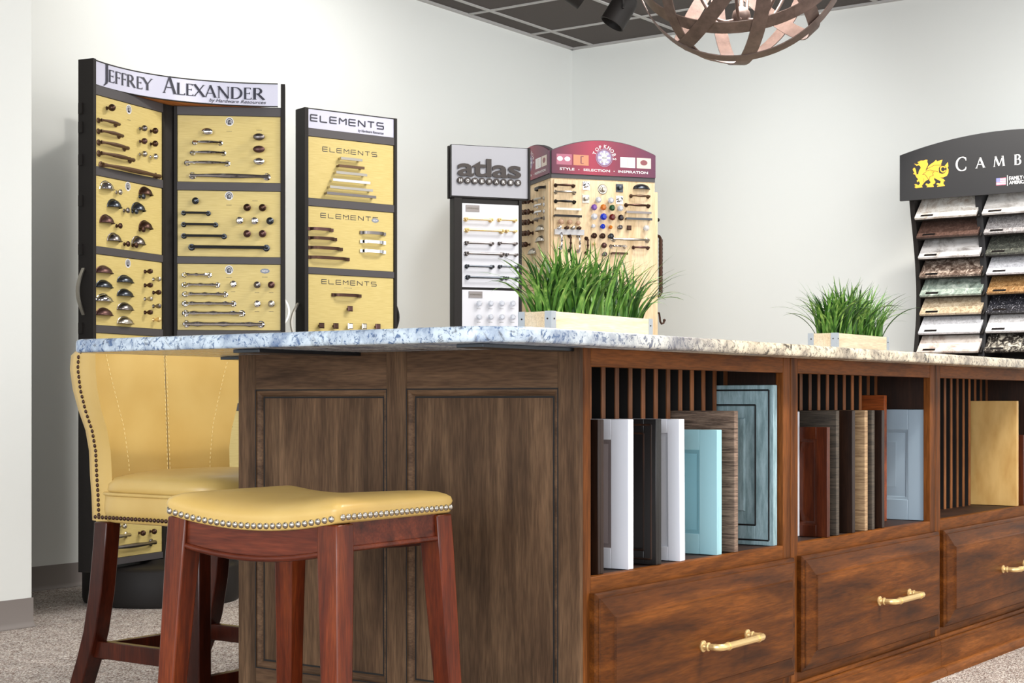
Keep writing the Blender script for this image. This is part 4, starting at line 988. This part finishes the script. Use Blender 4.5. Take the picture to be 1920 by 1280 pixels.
# ---------- Top Knobs carousel
T0 = pt(1033, 8.2); T1 = pt(1228, 8.385)
d_ = Vector(T1)-Vector(T0); Ls = d_.length; U = d_.normalized(); Nn = Vector((U.y, -U.x)); T2 = (T0[0]-Nn.x*Ls, T0[1]-Nn.y*Ls)
ctr_ = Vector(T0)+U*Ls/2-Nn*Ls/2
tk = empty('hardware_display_rack', (ctr_.x, ctr_.y, 0)); tag(tk, 'square maple display carousel with burgundy arched signs reading Top Knobs', 'display rack', 'cabinet hardware display racks')
BF = Board(tk, T0, T1); BS = Board(tk, T2, T0)
b = MB(); b.box(0.0, Ls, .0, Ls, .12, 1.955); BF.part(b, 'cabinet_body', m_maple, bev=.004)
b = MB(); b.lathe([(.26, 0), (.28, .005), (.28, .10), (.26, .12), (.0, .12)], 36); b.build('pedestal', m_black, tk, smooth=50)
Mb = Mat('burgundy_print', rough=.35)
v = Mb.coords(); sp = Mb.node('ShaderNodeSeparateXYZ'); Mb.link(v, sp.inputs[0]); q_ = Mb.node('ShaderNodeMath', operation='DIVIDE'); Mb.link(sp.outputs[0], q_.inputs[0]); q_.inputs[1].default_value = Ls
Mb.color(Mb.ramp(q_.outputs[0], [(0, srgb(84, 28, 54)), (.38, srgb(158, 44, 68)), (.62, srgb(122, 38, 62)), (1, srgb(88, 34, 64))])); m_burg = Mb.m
m_p = [plain('print_pink', (170, 96, 116), .4), plain('print_peach', (196, 130, 96), .4), plain('print_cream', (206, 192, 180), .4), plain('print_rose_brown', (130, 70, 74), .4), plain('print_lavender', (150, 138, 172), .4)]
def arch_sign(B):
    zb_, ze, zc = 1.944, 2.060, 2.122; n = 24; x0, x1 = .0, B.L-.002
    poly = [(x0, zb_), (x1, zb_)]+[(x1-(x1-x0)*k/n, ze+(zc-ze)*(1-((2*k/n-1)**2))) for k in range(n+1)]
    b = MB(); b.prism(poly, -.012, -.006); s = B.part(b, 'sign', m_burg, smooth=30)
    b = MB(); poly2 = [(x, z+(.004 if i > 1 else -.022)) for i, (x, z) in enumerate(poly)]; b.prism(poly2, -.0055, .02); B.part(b, 'sign_frame', m_grey_bar)
    W_ = x1-x0; y = -.0126; f = lambda X, Z: (x0+X*W_, y, Z)
    b = MB(); b.cur = 0
    text_fit(b, 'STYLE', f, .075, .215, 1.962, 1.975, bold=.02); text_fit(b, 'SELECTION', f, .30, .555, 1.962, 1.975, bold=.02); text_fit(b, 'INSPIRATION', f, .635, .925, 1.962, 1.975, bold=.02)
    b.build('lettering', m_labelw, s, smooth=0); b = MB()
    for X in (.257, .595): b.add([f(X+dx, 1.968+dz) for dx, dz in ((-.004, -.002), (.004, -.002), (.004, .002), (-.004, .002))], [(0, 1, 2, 3)])
    cx_, cz_, R_ = .50, 2.035, .046
    for ch, a in zip('TOPKNOBS', (158, 134, 112, 84, 62, 40, 18, -4)):
        vs, fs, (p, q, r_, s_) = text2d(ch, bold=.01); a_ = math.radians(a); hh = .019; w_ = hh*(q-p)/(s_-r_)*.95
        ca, sa = math.cos(a_-PI/2), math.sin(a_-PI/2)
        P_ = []
        for vx, vy in vs:
            lx = ((vx-p)/(q-p)-.5)*w_; ly = R_+.002+(vy-r_)/(s_-r_)*hh
            P_.append((x0+cx_*W_+lx*ca-ly*sa, y, cz_+lx*sa+ly*ca))
        b.add(P_, fs)
    b.build('lettering', m_labelw, s, smooth=0)
    b = MB(); N = 28
    b.add([(x0+cx_*W_+R_*math.cos(2*PI*k/N), y, cz_+R_*math.sin(2*PI*k/N)) for k in range(N)], [tuple(range(N))])
    b.cur = 1
    for poly in arc(0, 0, R_*.9, R_*.9, 0, 360, lambda a: .004, 28)+arc(-.6*R_, 0, R_*.45, R_*.6, -60, 60, lambda a: .012, 8)+arc(.6*R_, 0, R_*.45, R_*.6, 120, 240, lambda a: .012, 8)+[seg(0, -R_*.78, 0, R_*.78, .011), seg(-R_*.7, 0, R_*.7, 0, .011), seg(-R_*.5, R_*.5, -R_*.15, R_*.35, .011), seg(R_*.5, R_*.5, R_*.15, R_*.35, .011), seg(-R_*.5, -R_*.5, -R_*.15, -R_*.35, .011), seg(R_*.5, -R_*.5, R_*.15, -R_*.35, .011)]:
        b.cur = 2 if len(b.f) < 30 else 1
        b.add([(x0+cx_*W_+p[0], y-.0004, cz_+p[1]) for p in poly], [(0, 1, 2, 3)])
    b.build('emblem', [m_p[4], m_labelw, m_p[3]], s, smooth=0)
    for X0, X1, k, kind in ((.045, .19, 0, 0), (.205, .35, 1, 1), (.655, .80, 2, 2), (.815, .955, 1, 3)):
        b = MB(); b.add([f(a, c) for a, c in ((X0, 1.99), (X1, 1.99), (X1, 2.044), (X0, 2.044))], [(0, 1, 2, 3)]); f2 = lambda X, Z: (x0+X*W_, y-.0004, Z)
        b.cur = 1; m = (X0+X1)/2
        if kind == 0:
            for dx in (-.04, .03): b.add([f2(m+dx+.028*math.cos(t*PI/8), 2.02+.012*math.sin(t*PI/8)) for t in range(16)], [tuple(range(16))])
        elif kind in (1, 2):
            for pl_ in [seg(m, 2.0, m, 2.036, .012), seg(m-.0, 2.036, m+.025, 2.036, .004), seg(m, 2.0, m+.025, 2.0, .004)]: b.add([f2(*p) for p in pl_], [(0, 1, 2, 3)])
        else: b.add([f2(m+.035*math.cos(t*PI/8), 2.02+.014*math.sin(t*PI/8)) for t in range(16)], [tuple(range(16))])
        b.build('printed_photo', [[m_p[0], m_p[1], m_labelw, m_p[2]][kind], [m_labelw, m_p[3], m_p[2], m_p[3]][kind]], s, smooth=0)
arch_sign(BF); arch_sign(BS)
b = MB(); b.box(.012, BF.L-.012, -.010, 0, .16, 1.915); fb = BF.part(b, 'display_board', m_maple, bev=.003)
b = MB(); b.box(.012, BS.L-.012, -.010, 0, .16, 1.905); sb = BS.part(b, 'display_board', m_maple, bev=.003)
Rr = T1; BRs = Board(tk, T1, (T1[0]-Nn.x*Ls, T1[1]-Nn.y*Ls))
b = MB(); b.box(.02, Ls-.02, -.026, -.002, .2, 1.875); rbd = BRs.part(b, 'display_board', m_maple, bev=.004)
Y = -.0105
for a, c, y, st, m in ((968, 1124, 465, 'twist', 'bronze'), (968, 1132, 520, 'bow', 'nickel'), (970, 1130, 597, 'bow', 'black'), (966, 1168, 660, 'flat', 'nickel'), (955, 1174, 716, 'flat', 'black'),
    (1588, 1735, 553, 'bow', 'rust'), (1545, 1738, 628, 'twist', 'bronze'), (1542, 1742, 688, 'flat', 'pewter'), (1542, 1748, 741, 'flat', 'gunmetal'), (1440, 1732, 908, 'twist', 'nickel'), (1423, 1545, 965, 'bead', 'chrome'), (1608, 1732, 975, 'twist', 'copper'), (1428, 1545, 1025, 'flat', 'bronze')):
    hp(BF, fb, z4(a, 0)[0], z4(c, 0)[0], 240+y/4.364, st, m, y=Y)
b = MB(); xa, z = BF.at(*z4(950, 850)); xb, _ = BF.at(*z4(1188, 855)); b.box(xa, xb, -.025, -.0095, z-.014, z+.014); b.build('acrylic_bar', METAL['crystal'], fb)
for x, y, st, m, r in ((1003, 768, 'ball', 'pink', .017), (1077, 770, 'ball', 'pink', .015), (1147, 778, 'ball', 'pink', .013), (995, 815, 'bulb', 'chrome', .012), (1055, 817, 'bulb', 'bronze', .012), (1105, 818, 'bulb', 'nickel', .012), (1155, 820, 'bulb', 'bronze', .012),
    (1222, 470, 'plate', 'chrome', .014), (1218, 578, 'plate', 'nickel', .014), (1495, 490, 'plate', 'gunmetal', .014), (1495, 587, 'plate', 'chrome', .014), (1357, 500, 'rosette', 'nickel', .014),
    (1310, 590, 'crystal', 'crystal', .016), (1412, 594, 'crystal', 'crystal', .016), (1275, 650, 'crystal', 'purple', .016), (1350, 650, 'crystal', 'amber', .016), (1422, 655, 'crystal', 'green', .016), (1490, 658, 'crystal', 'crystal', .016),
    (1275, 726, 'crystal', 'crystal', .017), (1350, 728, 'crystal', 'blue', .018), (1422, 731, 'crystal', 'red', .017), (1493, 735, 'crystal', 'jet', .016), (1272, 803, 'ball', 'crystal', .012), (1348, 806, 'round', 'blue', .013), (1413, 812, 'ball', 'amber', .011), (1490, 813, 'round', 'pewter', .013),
    (1275, 882, 'round', 'bronze', .015), (1344, 884, 'round', 'bronze', .015), (1413, 886, 'round', 'gunmetal', .015), (1355, 962, 'ball', 'copper', .016), (1280, 948, 'ball', 'brass', .009), (1363, 1033, 'round', 'pewter', .013),
    (1562, 818, 'square', 'bronze', .012), (1700, 820, 'ball', 'white', .017)):
    hw(BF, fb, 'knob', *z4(x, y), st=st, mat=m, r=r, y=Y)
hw(BF, fb, 'cup', *z4(1675, 498), mat='gunmetal', w=.044, h=.024, d=.026, y=Y)
for x, y, m in ((1010, 905, 'chrome'), (1083, 925, 'bronze'), (1157, 930, 'chrome'), (1222, 945, 'bronze')):
    X, Z = BF.at(*z4(x, y), .02); put('pull', pull_mesh(.076, 'bead', m), fb, (X, Y, Z-.01), (0, PI/2, 0))
z6 = lambda x, y: (960+x/4.922, 340+y/4.922)
for y in (180, 280, 375, 475, 578):
    for i, x in enumerate((100, 125, 150, 178)):
        if y == 578 and i > 2: continue
        hw(BS, sb, 'knob', *z6(x, y+(10-3*i)), st='ball' if i < 3 else 'round', mat='bronze' if i != 1 else 'rust', r=.016, y=Y)
for y, m in ((165, 'nickel'), (222, 'chrome'), (285, 'chrome'), (348, 'pewter')): X, Z = BS.at(*z6(250, y), .02); put('pull', pull_mesh(.10, 'bow', m), sb, (X, Y, Z))
X, Z = BS.at(*z6(255, 65), .02); put('pull', pull_mesh(.11, 'strap', 'black'), sb, (X, Y, Z))
for x, y in ((252, 455), (252, 555), (180, 670)): hw(BS, sb, 'cup', *z6(x, y), mat='nickel', w=.045, h=.03, d=.026, y=Y)
# big twisted handles and hook on the right side
def side_handle(y, z0, z1, r=.010):
    b = MB(); n = 28; b.tube([(0, 0, z1), (0, -.012, z1), (0, -.030, z1-.006), (0, -.038, z1-.02)], r*.8, 10)
    b.tube([(0, 0, z0), (0, -.012, z0), (0, -.030, z0+.006), (0, -.038, z0+.02)], r*.8, 10)
    b.tube([(0, -.038, z1-.02-(z1-z0-.04)*k/n) for k in range(n+1)], [r*(1.0+.16*(k % 2)) for k in range(n+1)], 10)
    b.lathe([(r*1.7, 0), (r*1.7, .004), (r*.9, .006)], 12, T(0, 0, z1) @ RX(PI/2)); b.lathe([(r*1.7, 0), (r*1.7, .004), (r*.9, .006)], 12, T(0, 0, z0) @ RX(PI/2))
    b.build('handle', METAL['bronze'], rbd, loc=(y, -.026, 0))
side_handle(.07, 1.33, 1.655); side_handle(.30, 1.22, 1.56, .009)
b = MB(); b.tube([(0, 0, 1.245), (0, -.02, 1.245), (0, -.024, 1.22), (0, -.026, 1.20), (0, -.034, 1.188), (0, -.045, 1.192), (0, -.05, 1.205)], .0055, 10); b.sphere((0, -.05, 1.207), .008, 10)
b.lathe([(.011, 0), (.011, .004), (.004, .006)], 10, T(0, 0, 1.245) @ RX(PI/2)); b.build('hook', METAL['bronze'], rbd, loc=(.05, -.026, 0))
put('knob', knob_mesh('ball', 'black', .011), rbd, (.06, -.026, 1.735))

# ================================================================= STONE SAMPLE RACK
RX0, RY1, RY0 = 7.9, 3.131, 2.045
cb = empty('stone_sample_rack', (8.0, (RY0+RY1)/2, 0)); tag(cb, 'black floor rack of sloped stone samples with arched black sign and gold dragon', 'display rack')
BC = Board(cb, (7.80, RY1), (7.80, RY0))
n = 28; Wd = RY1-RY0
zt = lambda px, py: BC.at(px, py)[1]
zb_, ze, zc = BC.at(1703, 376)[1], BC.at(1703, 290.5)[1], BC.at(1900, 243)[1]
poly = [(0, zb_), (Wd, zb_)]+[(Wd-Wd*k/n, ze+(zc-ze)*(1-((2*k/n-1)**2))) for k in range(n+1)]
b = MB(); b.prism(poly, -.008, .010); Ms = plain('matt_black_sign', (27, 27, 30), .65); cs = BC.part(b, 'sign', Ms, bev=.0008)
z7 = lambda x, y: BC.at(1690+x/8, 240+y/8)
m_gold = plain('gold_print', (224, 168, 56), .5)
def poly_print(b, pts, y):
    P_ = [z7(*p) for p in pts]; tri = tessellate_polygon([[Vector((x, z, 0)) for x, z in P_]]); b.add([(x, y, z) for x, z in P_], [tuple(t) for t in tri])
b = MB()
body = [(250,515),(300,490),(345,490),(375,478),(403,480),(398,510),(412,545),(400,575),(388,600),(372,640),(420,660),(500,655),(560,672),(620,690),(655,680),(680,650),(690,615),(678,585),(658,570),(708,512),(716,580),(702,588),(717,625),(714,680),(690,720),(640,742),(590,745),(640,765),(668,795),(645,800),(640,840),(662,860),(662,872),(548,884),(545,870),(575,860),(545,850),(530,840),(555,825),(590,835),(600,800),(560,780),(520,760),(505,745),(500,775),(520,800),(515,830),(480,855),(498,870),(495,885),(385,890),(400,875),(370,850),(385,830),(420,845),(450,815),(430,790),(420,770),(370,800),(345,830),(315,870),(332,890),(225,905),(205,885),(225,875),(205,850),(225,840),(265,860),(290,835),(275,800),(245,815),(240,790),(262,770),(235,740),(215,700),(185,690),(205,670),(190,650),(180,620),(195,600),(215,600),(230,640),(238,700),(262,690),(275,640),(300,600),(290,570),(262,560),(240,572),(200,535),(245,548),(275,530)]
poly_print(b, body, -.0084)
poly_print(b, [(375,640),(400,620),(410,580),(440,550),(500,510),(530,480),(545,500),(628,478),(605,540),(612,570),(580,600),(570,650),(580,672),(500,660),(440,662),(380,650)], -.0084)
for pl_ in arc(634, 620, 38, 40, 20, 330, lambda a: 20, 18): poly_print(b, pl_, -.0085)
b.cur = 1
for p in ((395,615,500,562,6),(500,562,612,555,6),(375,650,440,632,6),(440,632,560,656,6),(325,700,380,660,6),(330,700,370,705,6),(370,705,420,775,6),(425,780,440,730,6),(440,730,490,712,6),(490,712,478,680,6),(478,680,500,655,6),(345,760,345,820,5)): poly_print(b, seg(*p), -.0087)
for pl_ in arc(632, 618, 58, 56, 60, 300, lambda a: 7, 16)+arc(634, 625, 22, 22, 0, 300, lambda a: 6, 12): poly_print(b, pl_, -.0088)
b.build('emblem', [m_gold, Ms], cs, smooth=0)
b = MB(); items = []; xs_ = [BC.at(p, 310)[0] for p in (1794, 1831, 1864, 1903)]
xs_ += [xs_[-1]+.108*k for k in (1, 1.95, 2.55)]
for ch, x, h in zip('CAMBRIA', xs_, (.067, .050, .050, .050, .050, .050, .050)): items.append((ch, x, 1.925+(.0 if ch == 'C' and h > .06 else .006), h, 1.0 if h > .06 else 1.2))
serif(b, items, BC.fn(.0085)); b.build('lettering', m_labelw, cs, smooth=0)
fx0, fz1 = BC.at(1869, 334.5); fx1, fz0 = BC.at(1887, 346.5); b = MB()
b.box(fx0, fx1, -.0084, -.008, fz0, fz1); b.cur = 1
for k in range(0, 7, 2): b.box(fx0, fx1, -.0087, -.0084, fz0+(fz1-fz0)*k/7, fz0+(fz1-fz0)*(k+1)/7)
b.cur = 2; b.box(fx0, fx0+(fx1-fx0)*.42, -.009, -.0086, fz0+(fz1-fz0)*.46, fz1)
b.build('flag_print', [m_labelw, plain('flag_red', (226, 120, 140), .5), plain('flag_blue', (120, 122, 190), .5)], cs, smooth=0)
b = MB(); b.box(fx1+.006, fx1+.009, -.0086, -.008, fz0-.006, fz1+.01)
text_fit(b, 'FAMILY OWNED', BC.fn(.0085), fx1+.016, fx1+.165, (fz0+fz1)/2+.002, fz1+.004, bold=.03); text_fit(b, 'AMERICAN MADE', BC.fn(.0085), fx1+.016, fx1+.175, fz0, (fz0+fz1)/2-.001, bold=.03); b.build('lettering', m_labelw, cs, smooth=0)
prof = [(7.90, 0), (7.78, .25), (7.80, .6), (7.86, .9), (7.895, 1.05), (7.925, 1.2), (7.930, 1.35), (7.910, 1.5), (7.875, 1.65), (7.845, 1.75), (7.83, 1.83)]
def pX(z):
    for p, q in zip(prof, prof[1:]):
        if p[1] <= z <= q[1]: return p[0]+(q[0]-p[0])*(z-p[1])/(q[1]-p[1])
    return 7.85
for y in (3.085, 2.742, 2.400, 2.058):
    w = .012 if y in (3.085, 2.058) else .016
    b = MB(); rings = [[(pX(z), y-w, z), (8.16, y-w, z), (8.16, y+w, z), (pX(z), y+w, z)] for z in [1.83*k/36 for k in range(37)]]
    for v in [0]: b.loft([[(p[0]-8.0, p[1]-cb.location.y, p[2]) for p in r] for r in rings])
    b.build('side_panel', m_black if w == .012 else Ms, cb, smooth=30)
b = MB(); b.box(.148, .16, RY0+.02-cb.location.y, RY1-.05-cb.location.y, 0, 1.83); b.build('back_panel', m_black, cb)
b = MB(); b.box(-.2, .16, RY0+.0-cb.location.y, RY1-.03-cb.location.y, 0, .05); b.build('plinth', m_black, cb)
def stone(name, a, c, e, sc=14, fleck=None, rough=.3):
    M = Mat(name, rough=rough); v = M.coords(); n1 = M.noise(v, sc, 6, .7, 1.2)
    col = M.ramp(n1, [(.34, srgb(*a)), (.5, srgb(*c)), (.66, srgb(*e))])
    if fleck:
        n2 = M.noise(v, 130, 3, .7); col = M.mix(M.ramp(n2, [(.6, G(0)), (.68, G(1))]), col, srgb(*fleck))
    M.color(col); return M.m
rows = [1.699, 1.605, 1.503, 1.407, 1.311, 1.216, 1.119, 1.022]
c1 = [('cream and brown marbled', (160, 140, 124), (206, 200, 192), (232, 230, 226), 12, (140, 120, 104)), ('red-brown speckled', (60, 44, 38), (84, 62, 54), (108, 86, 78), 60, (54, 40, 34)),
      ('pale grey with thin dark veins', (120, 110, 104), (212, 208, 206), (236, 234, 234), 7, None), ('dark brown with cream flecks', (48, 34, 26), (104, 86, 76), (200, 184, 170), 26, (190, 176, 160)),
      ('sea-green mottled', (78, 88, 78), (142, 156, 146), (200, 208, 198), 16, (214, 212, 196)), ('golden beige speckled', (140, 118, 92), (190, 170, 142), (214, 200, 176), 40, (120, 100, 76)),
      ('plain light silver-grey', (180, 180, 184), (208, 208, 212), (226, 226, 230), 50, (160, 160, 166)), ('cream with rosy brown veins', (150, 122, 108), (214, 202, 192), (236, 228, 220), 9, None)]
c2 = [('grey-taupe swirled', (150, 142, 136), (204, 200, 196), (232, 230, 228), 6, None), ('mid-grey finely speckled', (96, 90, 90), (146, 142, 142), (190, 186, 186), 90, (210, 208, 208)),
      ('dark green-grey speckled', (44, 46, 42), (70, 72, 66), (108, 110, 102), 70, (170, 166, 150)), ('white finely speckled', (170, 170, 176), (214, 214, 220), (234, 234, 238), 80, (140, 140, 146)),
      ('amber-brown glittery', (100, 68, 38), (146, 108, 66), (184, 148, 104), 80, (226, 200, 154)), ('near-black with silver flecks', (20, 20, 24), (34, 34, 40), (60, 60, 66), 60, (214, 214, 222)),
      ('off-white lightly flecked', (180, 174, 172), (216, 214, 214), (232, 230, 230), 60, (120, 116, 116)), ('black and cream patterned', (18, 16, 16), (50, 44, 40), (226, 218, 200), 22, (232, 226, 212)),
      ]
ordn = ['top', 'second', 'third', 'fourth', 'fifth', 'sixth', 'seventh', 'lowest visible']
b = MB()
sm_ = {}
for ci, (ys, col) in enumerate(((3.062, c1), (2.715, c2))):
    for ri, (z, spec_) in enumerate(zip(rows, col)):
        m = stone('stone_'+str(ci)+str(ri), *spec_[1:5], fleck=spec_[5])
        x0 = pX(z)-.040; Wt = .315 if ci else .318
        b = MB(); b.box(-Wt, 0, 0, .205, 0, .013)
        for v in b.v:
            x, y, q = v.x, v.y, v.z; c_ = math.sqrt(.5); v.x = (y-q)*c_; v.y = x; v.z = (y+q)*c_
        o = b.build('stone_sample', m, None, loc=(x0, ys, z), smooth=0, bev=.0015)
        tag(o, '%s stone sample, %s in the %s column' % (spec_[0], ordn[ri], 'left-hand' if ci == 0 else 'right-hand'), 'stone sample', 'stone samples on the rack')
        b = MB(); b.box(-.095, -.03, .008, .022, .0131, .0136)
        for v in b.v:
            x, y, q = v.x, v.y, v.z; c_ = math.sqrt(.5); v.x = (y-q)*c_; v.y = x; v.z = (y+q)*c_
        b.build('label_strip', METAL['black'], o, smooth=0)
        b = MB(); xx = x0-8.0; yy = ys-cb.location.y
        b.loft([[(xx+.02, q, z-.004+.006), (xx+.03, q, z-.010+.006), (xx+.165, q, z+.126), (xx+.155, q, z+.135)] for q in (yy+.008, yy-Wt-.008)])
        b.build('shelf', m_black, cb, smooth=0)

# ================================================================= TRACK LIGHTS
def track_head(px, py, d, tilt, az, label):
    x, y = pt(px, d); z = CH-(py-HZ)*d/FPX
    e = empty('track_spotlight', (x, y, z), az); tag(e, label, 'track light', 'black track lights under the ceiling')
    b = MB(); M = RY(tilt)
    b.lathe([(0, .085), (.03, .082), (.05, .068), (.058, .045), (.060, .01), (.060, -.075), (.062, -.082), (.056, -.083), (.052, -.05), (.0, -.045)], 28, M); b.build('lamp_head', m_black, e, smooth=50)
    b = MB(); b.box(-.004, .004, -.075, -.067, -.005, 2.90-z-.05); b.box(-.004, .004, -.075, -.058, -.01, .008); b.box(-.004, .004, -.075, .02, 2.90-z-.055, 2.90-z-.045); b.build('yoke', m_black, e)
    b = MB(); b.lathe([(.02, 0), (.02, .05)], 16, T(0, .012, 2.90-z-.05)); b.build('adapter', m_black, e)
    return x, y
xa, ya = track_head(1164, 18, 7.6, .55, TH-PI/2+.1, 'black cylinder track light hanging just left of the orb chandelier')
xb, yb = track_head(1069, -22, 7.6, -1.0, TH-PI/2+.2, 'black track light barely showing at the top edge of the photo')
b = MB(); v_ = Vector((xa-xb, ya-yb, 0)); L_ = v_.length; b.box(-.6, L_+1.2, -.018, .018, 2.90, 2.952); o = b.build('light_track', m_black, None, loc=(xb, yb, 0), rz=math.atan2(v_.y, v_.x)); tag(o, 'black ceiling track carrying the black spotlights', 'light track')

# ================================================================= CHANDELIER
cxp, cyp, dd, RR = 1390, -84, 4.3, .287
x, y = pt(cxp, dd); z = CH-(cyp-HZ)*dd/FPX
ch_ = empty('orb_chandelier', (x, y, z)); tag(ch_, 'rust-brown orb chandelier of crossed flat metal bands over the island', 'chandelier')
m_rust = Mat('brushed_rust_brown', srgb(112, 88, 78), .5, .25); m_rust.color(m_rust.ramp(m_rust.noise(m_rust.coords(), 30, 5, .7), [(.3, srgb(66, 52, 47)), (.7, srgb(98, 80, 73))])); m_rust = m_rust.m
to = Vector((-x, -y, 0)).normalized(); rt = Vector((-to.y, to.x, 0)); up = Vector((0, 0, 1))
def dirv(px, py):
    a, c = (px-cxp)/201.0, (cyp-py)/201.0; q = a*a+c*c; t = math.sqrt(max(0, 1-q)); v = rt*a+up*c+to*t; return v.normalized()
for (p, q, rs) in (((1277, 87), (1389, 0), 1.0), ((1219, 11), (1389, 79), .992), ((1435, 0), (1403, 112), 1.004), ((1478, 0), (1527, 64), .988), ((1252, 0), (1277, 73), .996), ((1249, 64), (1400, 114), 1.008)):
    nn = dirv(*p).cross(dirv(*q)).normalized(); t1 = nn.orthogonal().normalized(); t2 = nn.cross(t1); b = MB(); N = 72; rings = []
    for k in range(N+1):
        a = 2*PI*k/N; r_ = (t1*math.cos(a)+t2*math.sin(a)); rings.append([r_*RR*rs+nn*.019, r_*(RR*rs-.0028)+nn*.019, r_*(RR*rs-.0028)-nn*.019, r_*RR*rs-nn*.019])
    b.loft(rings, cap=False); b.build('band', m_rust, ch_, smooth=50)
b = MB(); hz = -.163
b.lathe([(0, hz-.036), (.006, hz-.034), (.008, hz-.028), (.005, hz-.024), (.015, hz-.022), (.023, hz-.012), (.025, hz), (.022, hz+.012), (.012, hz+.022), (.006, hz+.026), (.006, hz+.14), (.014, hz+.15), (.006, hz+.16), (.005, RR+.02)], 24); b.build('hub', m_rust, ch_, smooth=60)
for k in range(6):
    a = k*PI/3+.35; b = MB(); path = []
    for i in range(13):
        s_ = i/12; r_ = .02+.12*s_; path.append((r_*math.cos(a), r_*math.sin(a), hz-.012+.11*s_**2.6+(-.012*math.sin(PI*s_))))
    b.tube(path, .0045, 8); b.build('arm', m_rust, ch_, smooth=60)
    b = MB(); px_, py_, pz_ = path[-1]; b.lathe([(.018, 0), (.02, .004), (.011, .008), (.010, .008), (.010, .075), (.004, .076)], 14, T(px_, py_, pz_)); b.build('candle_sleeve', plain('candle_sleeve_%d' % k, (226, 214, 196), .5), ch_, smooth=50)
    b = MB(); b.lathe([(.005, 0), (.013, .02), (.012, .035), (.0, .058)], 12, T(px_, py_, pz_+.076)); Me = Mat('bulb_glow_%d' % k, srgb(255, 236, 206), .3); Me.b.inputs['Emission Color'].default_value = srgb(255, 226, 190); Me.b.inputs['Emission Strength'].default_value = 18; b.build('bulb', Me.m, ch_, smooth=60)
b = MB(); b.tube([(0, 0, RR), (0, 0, ZC-z-.02)], .006, 8); b.lathe([(.06, ZC-z-.03), (.065, ZC-z-.01), (.065, ZC-z)], 24); b.build('stem', m_rust, ch_)
l = bpy.data.lights.new('chandelier_lamp', 'POINT'); l.energy = 20; l.color = (1, .94, .9); l.shadow_soft_size = .08; lo = bpy.data.objects.new('chandelier_lamp', l); C.objects.link(lo); lo.location = (x, y, z+.02)
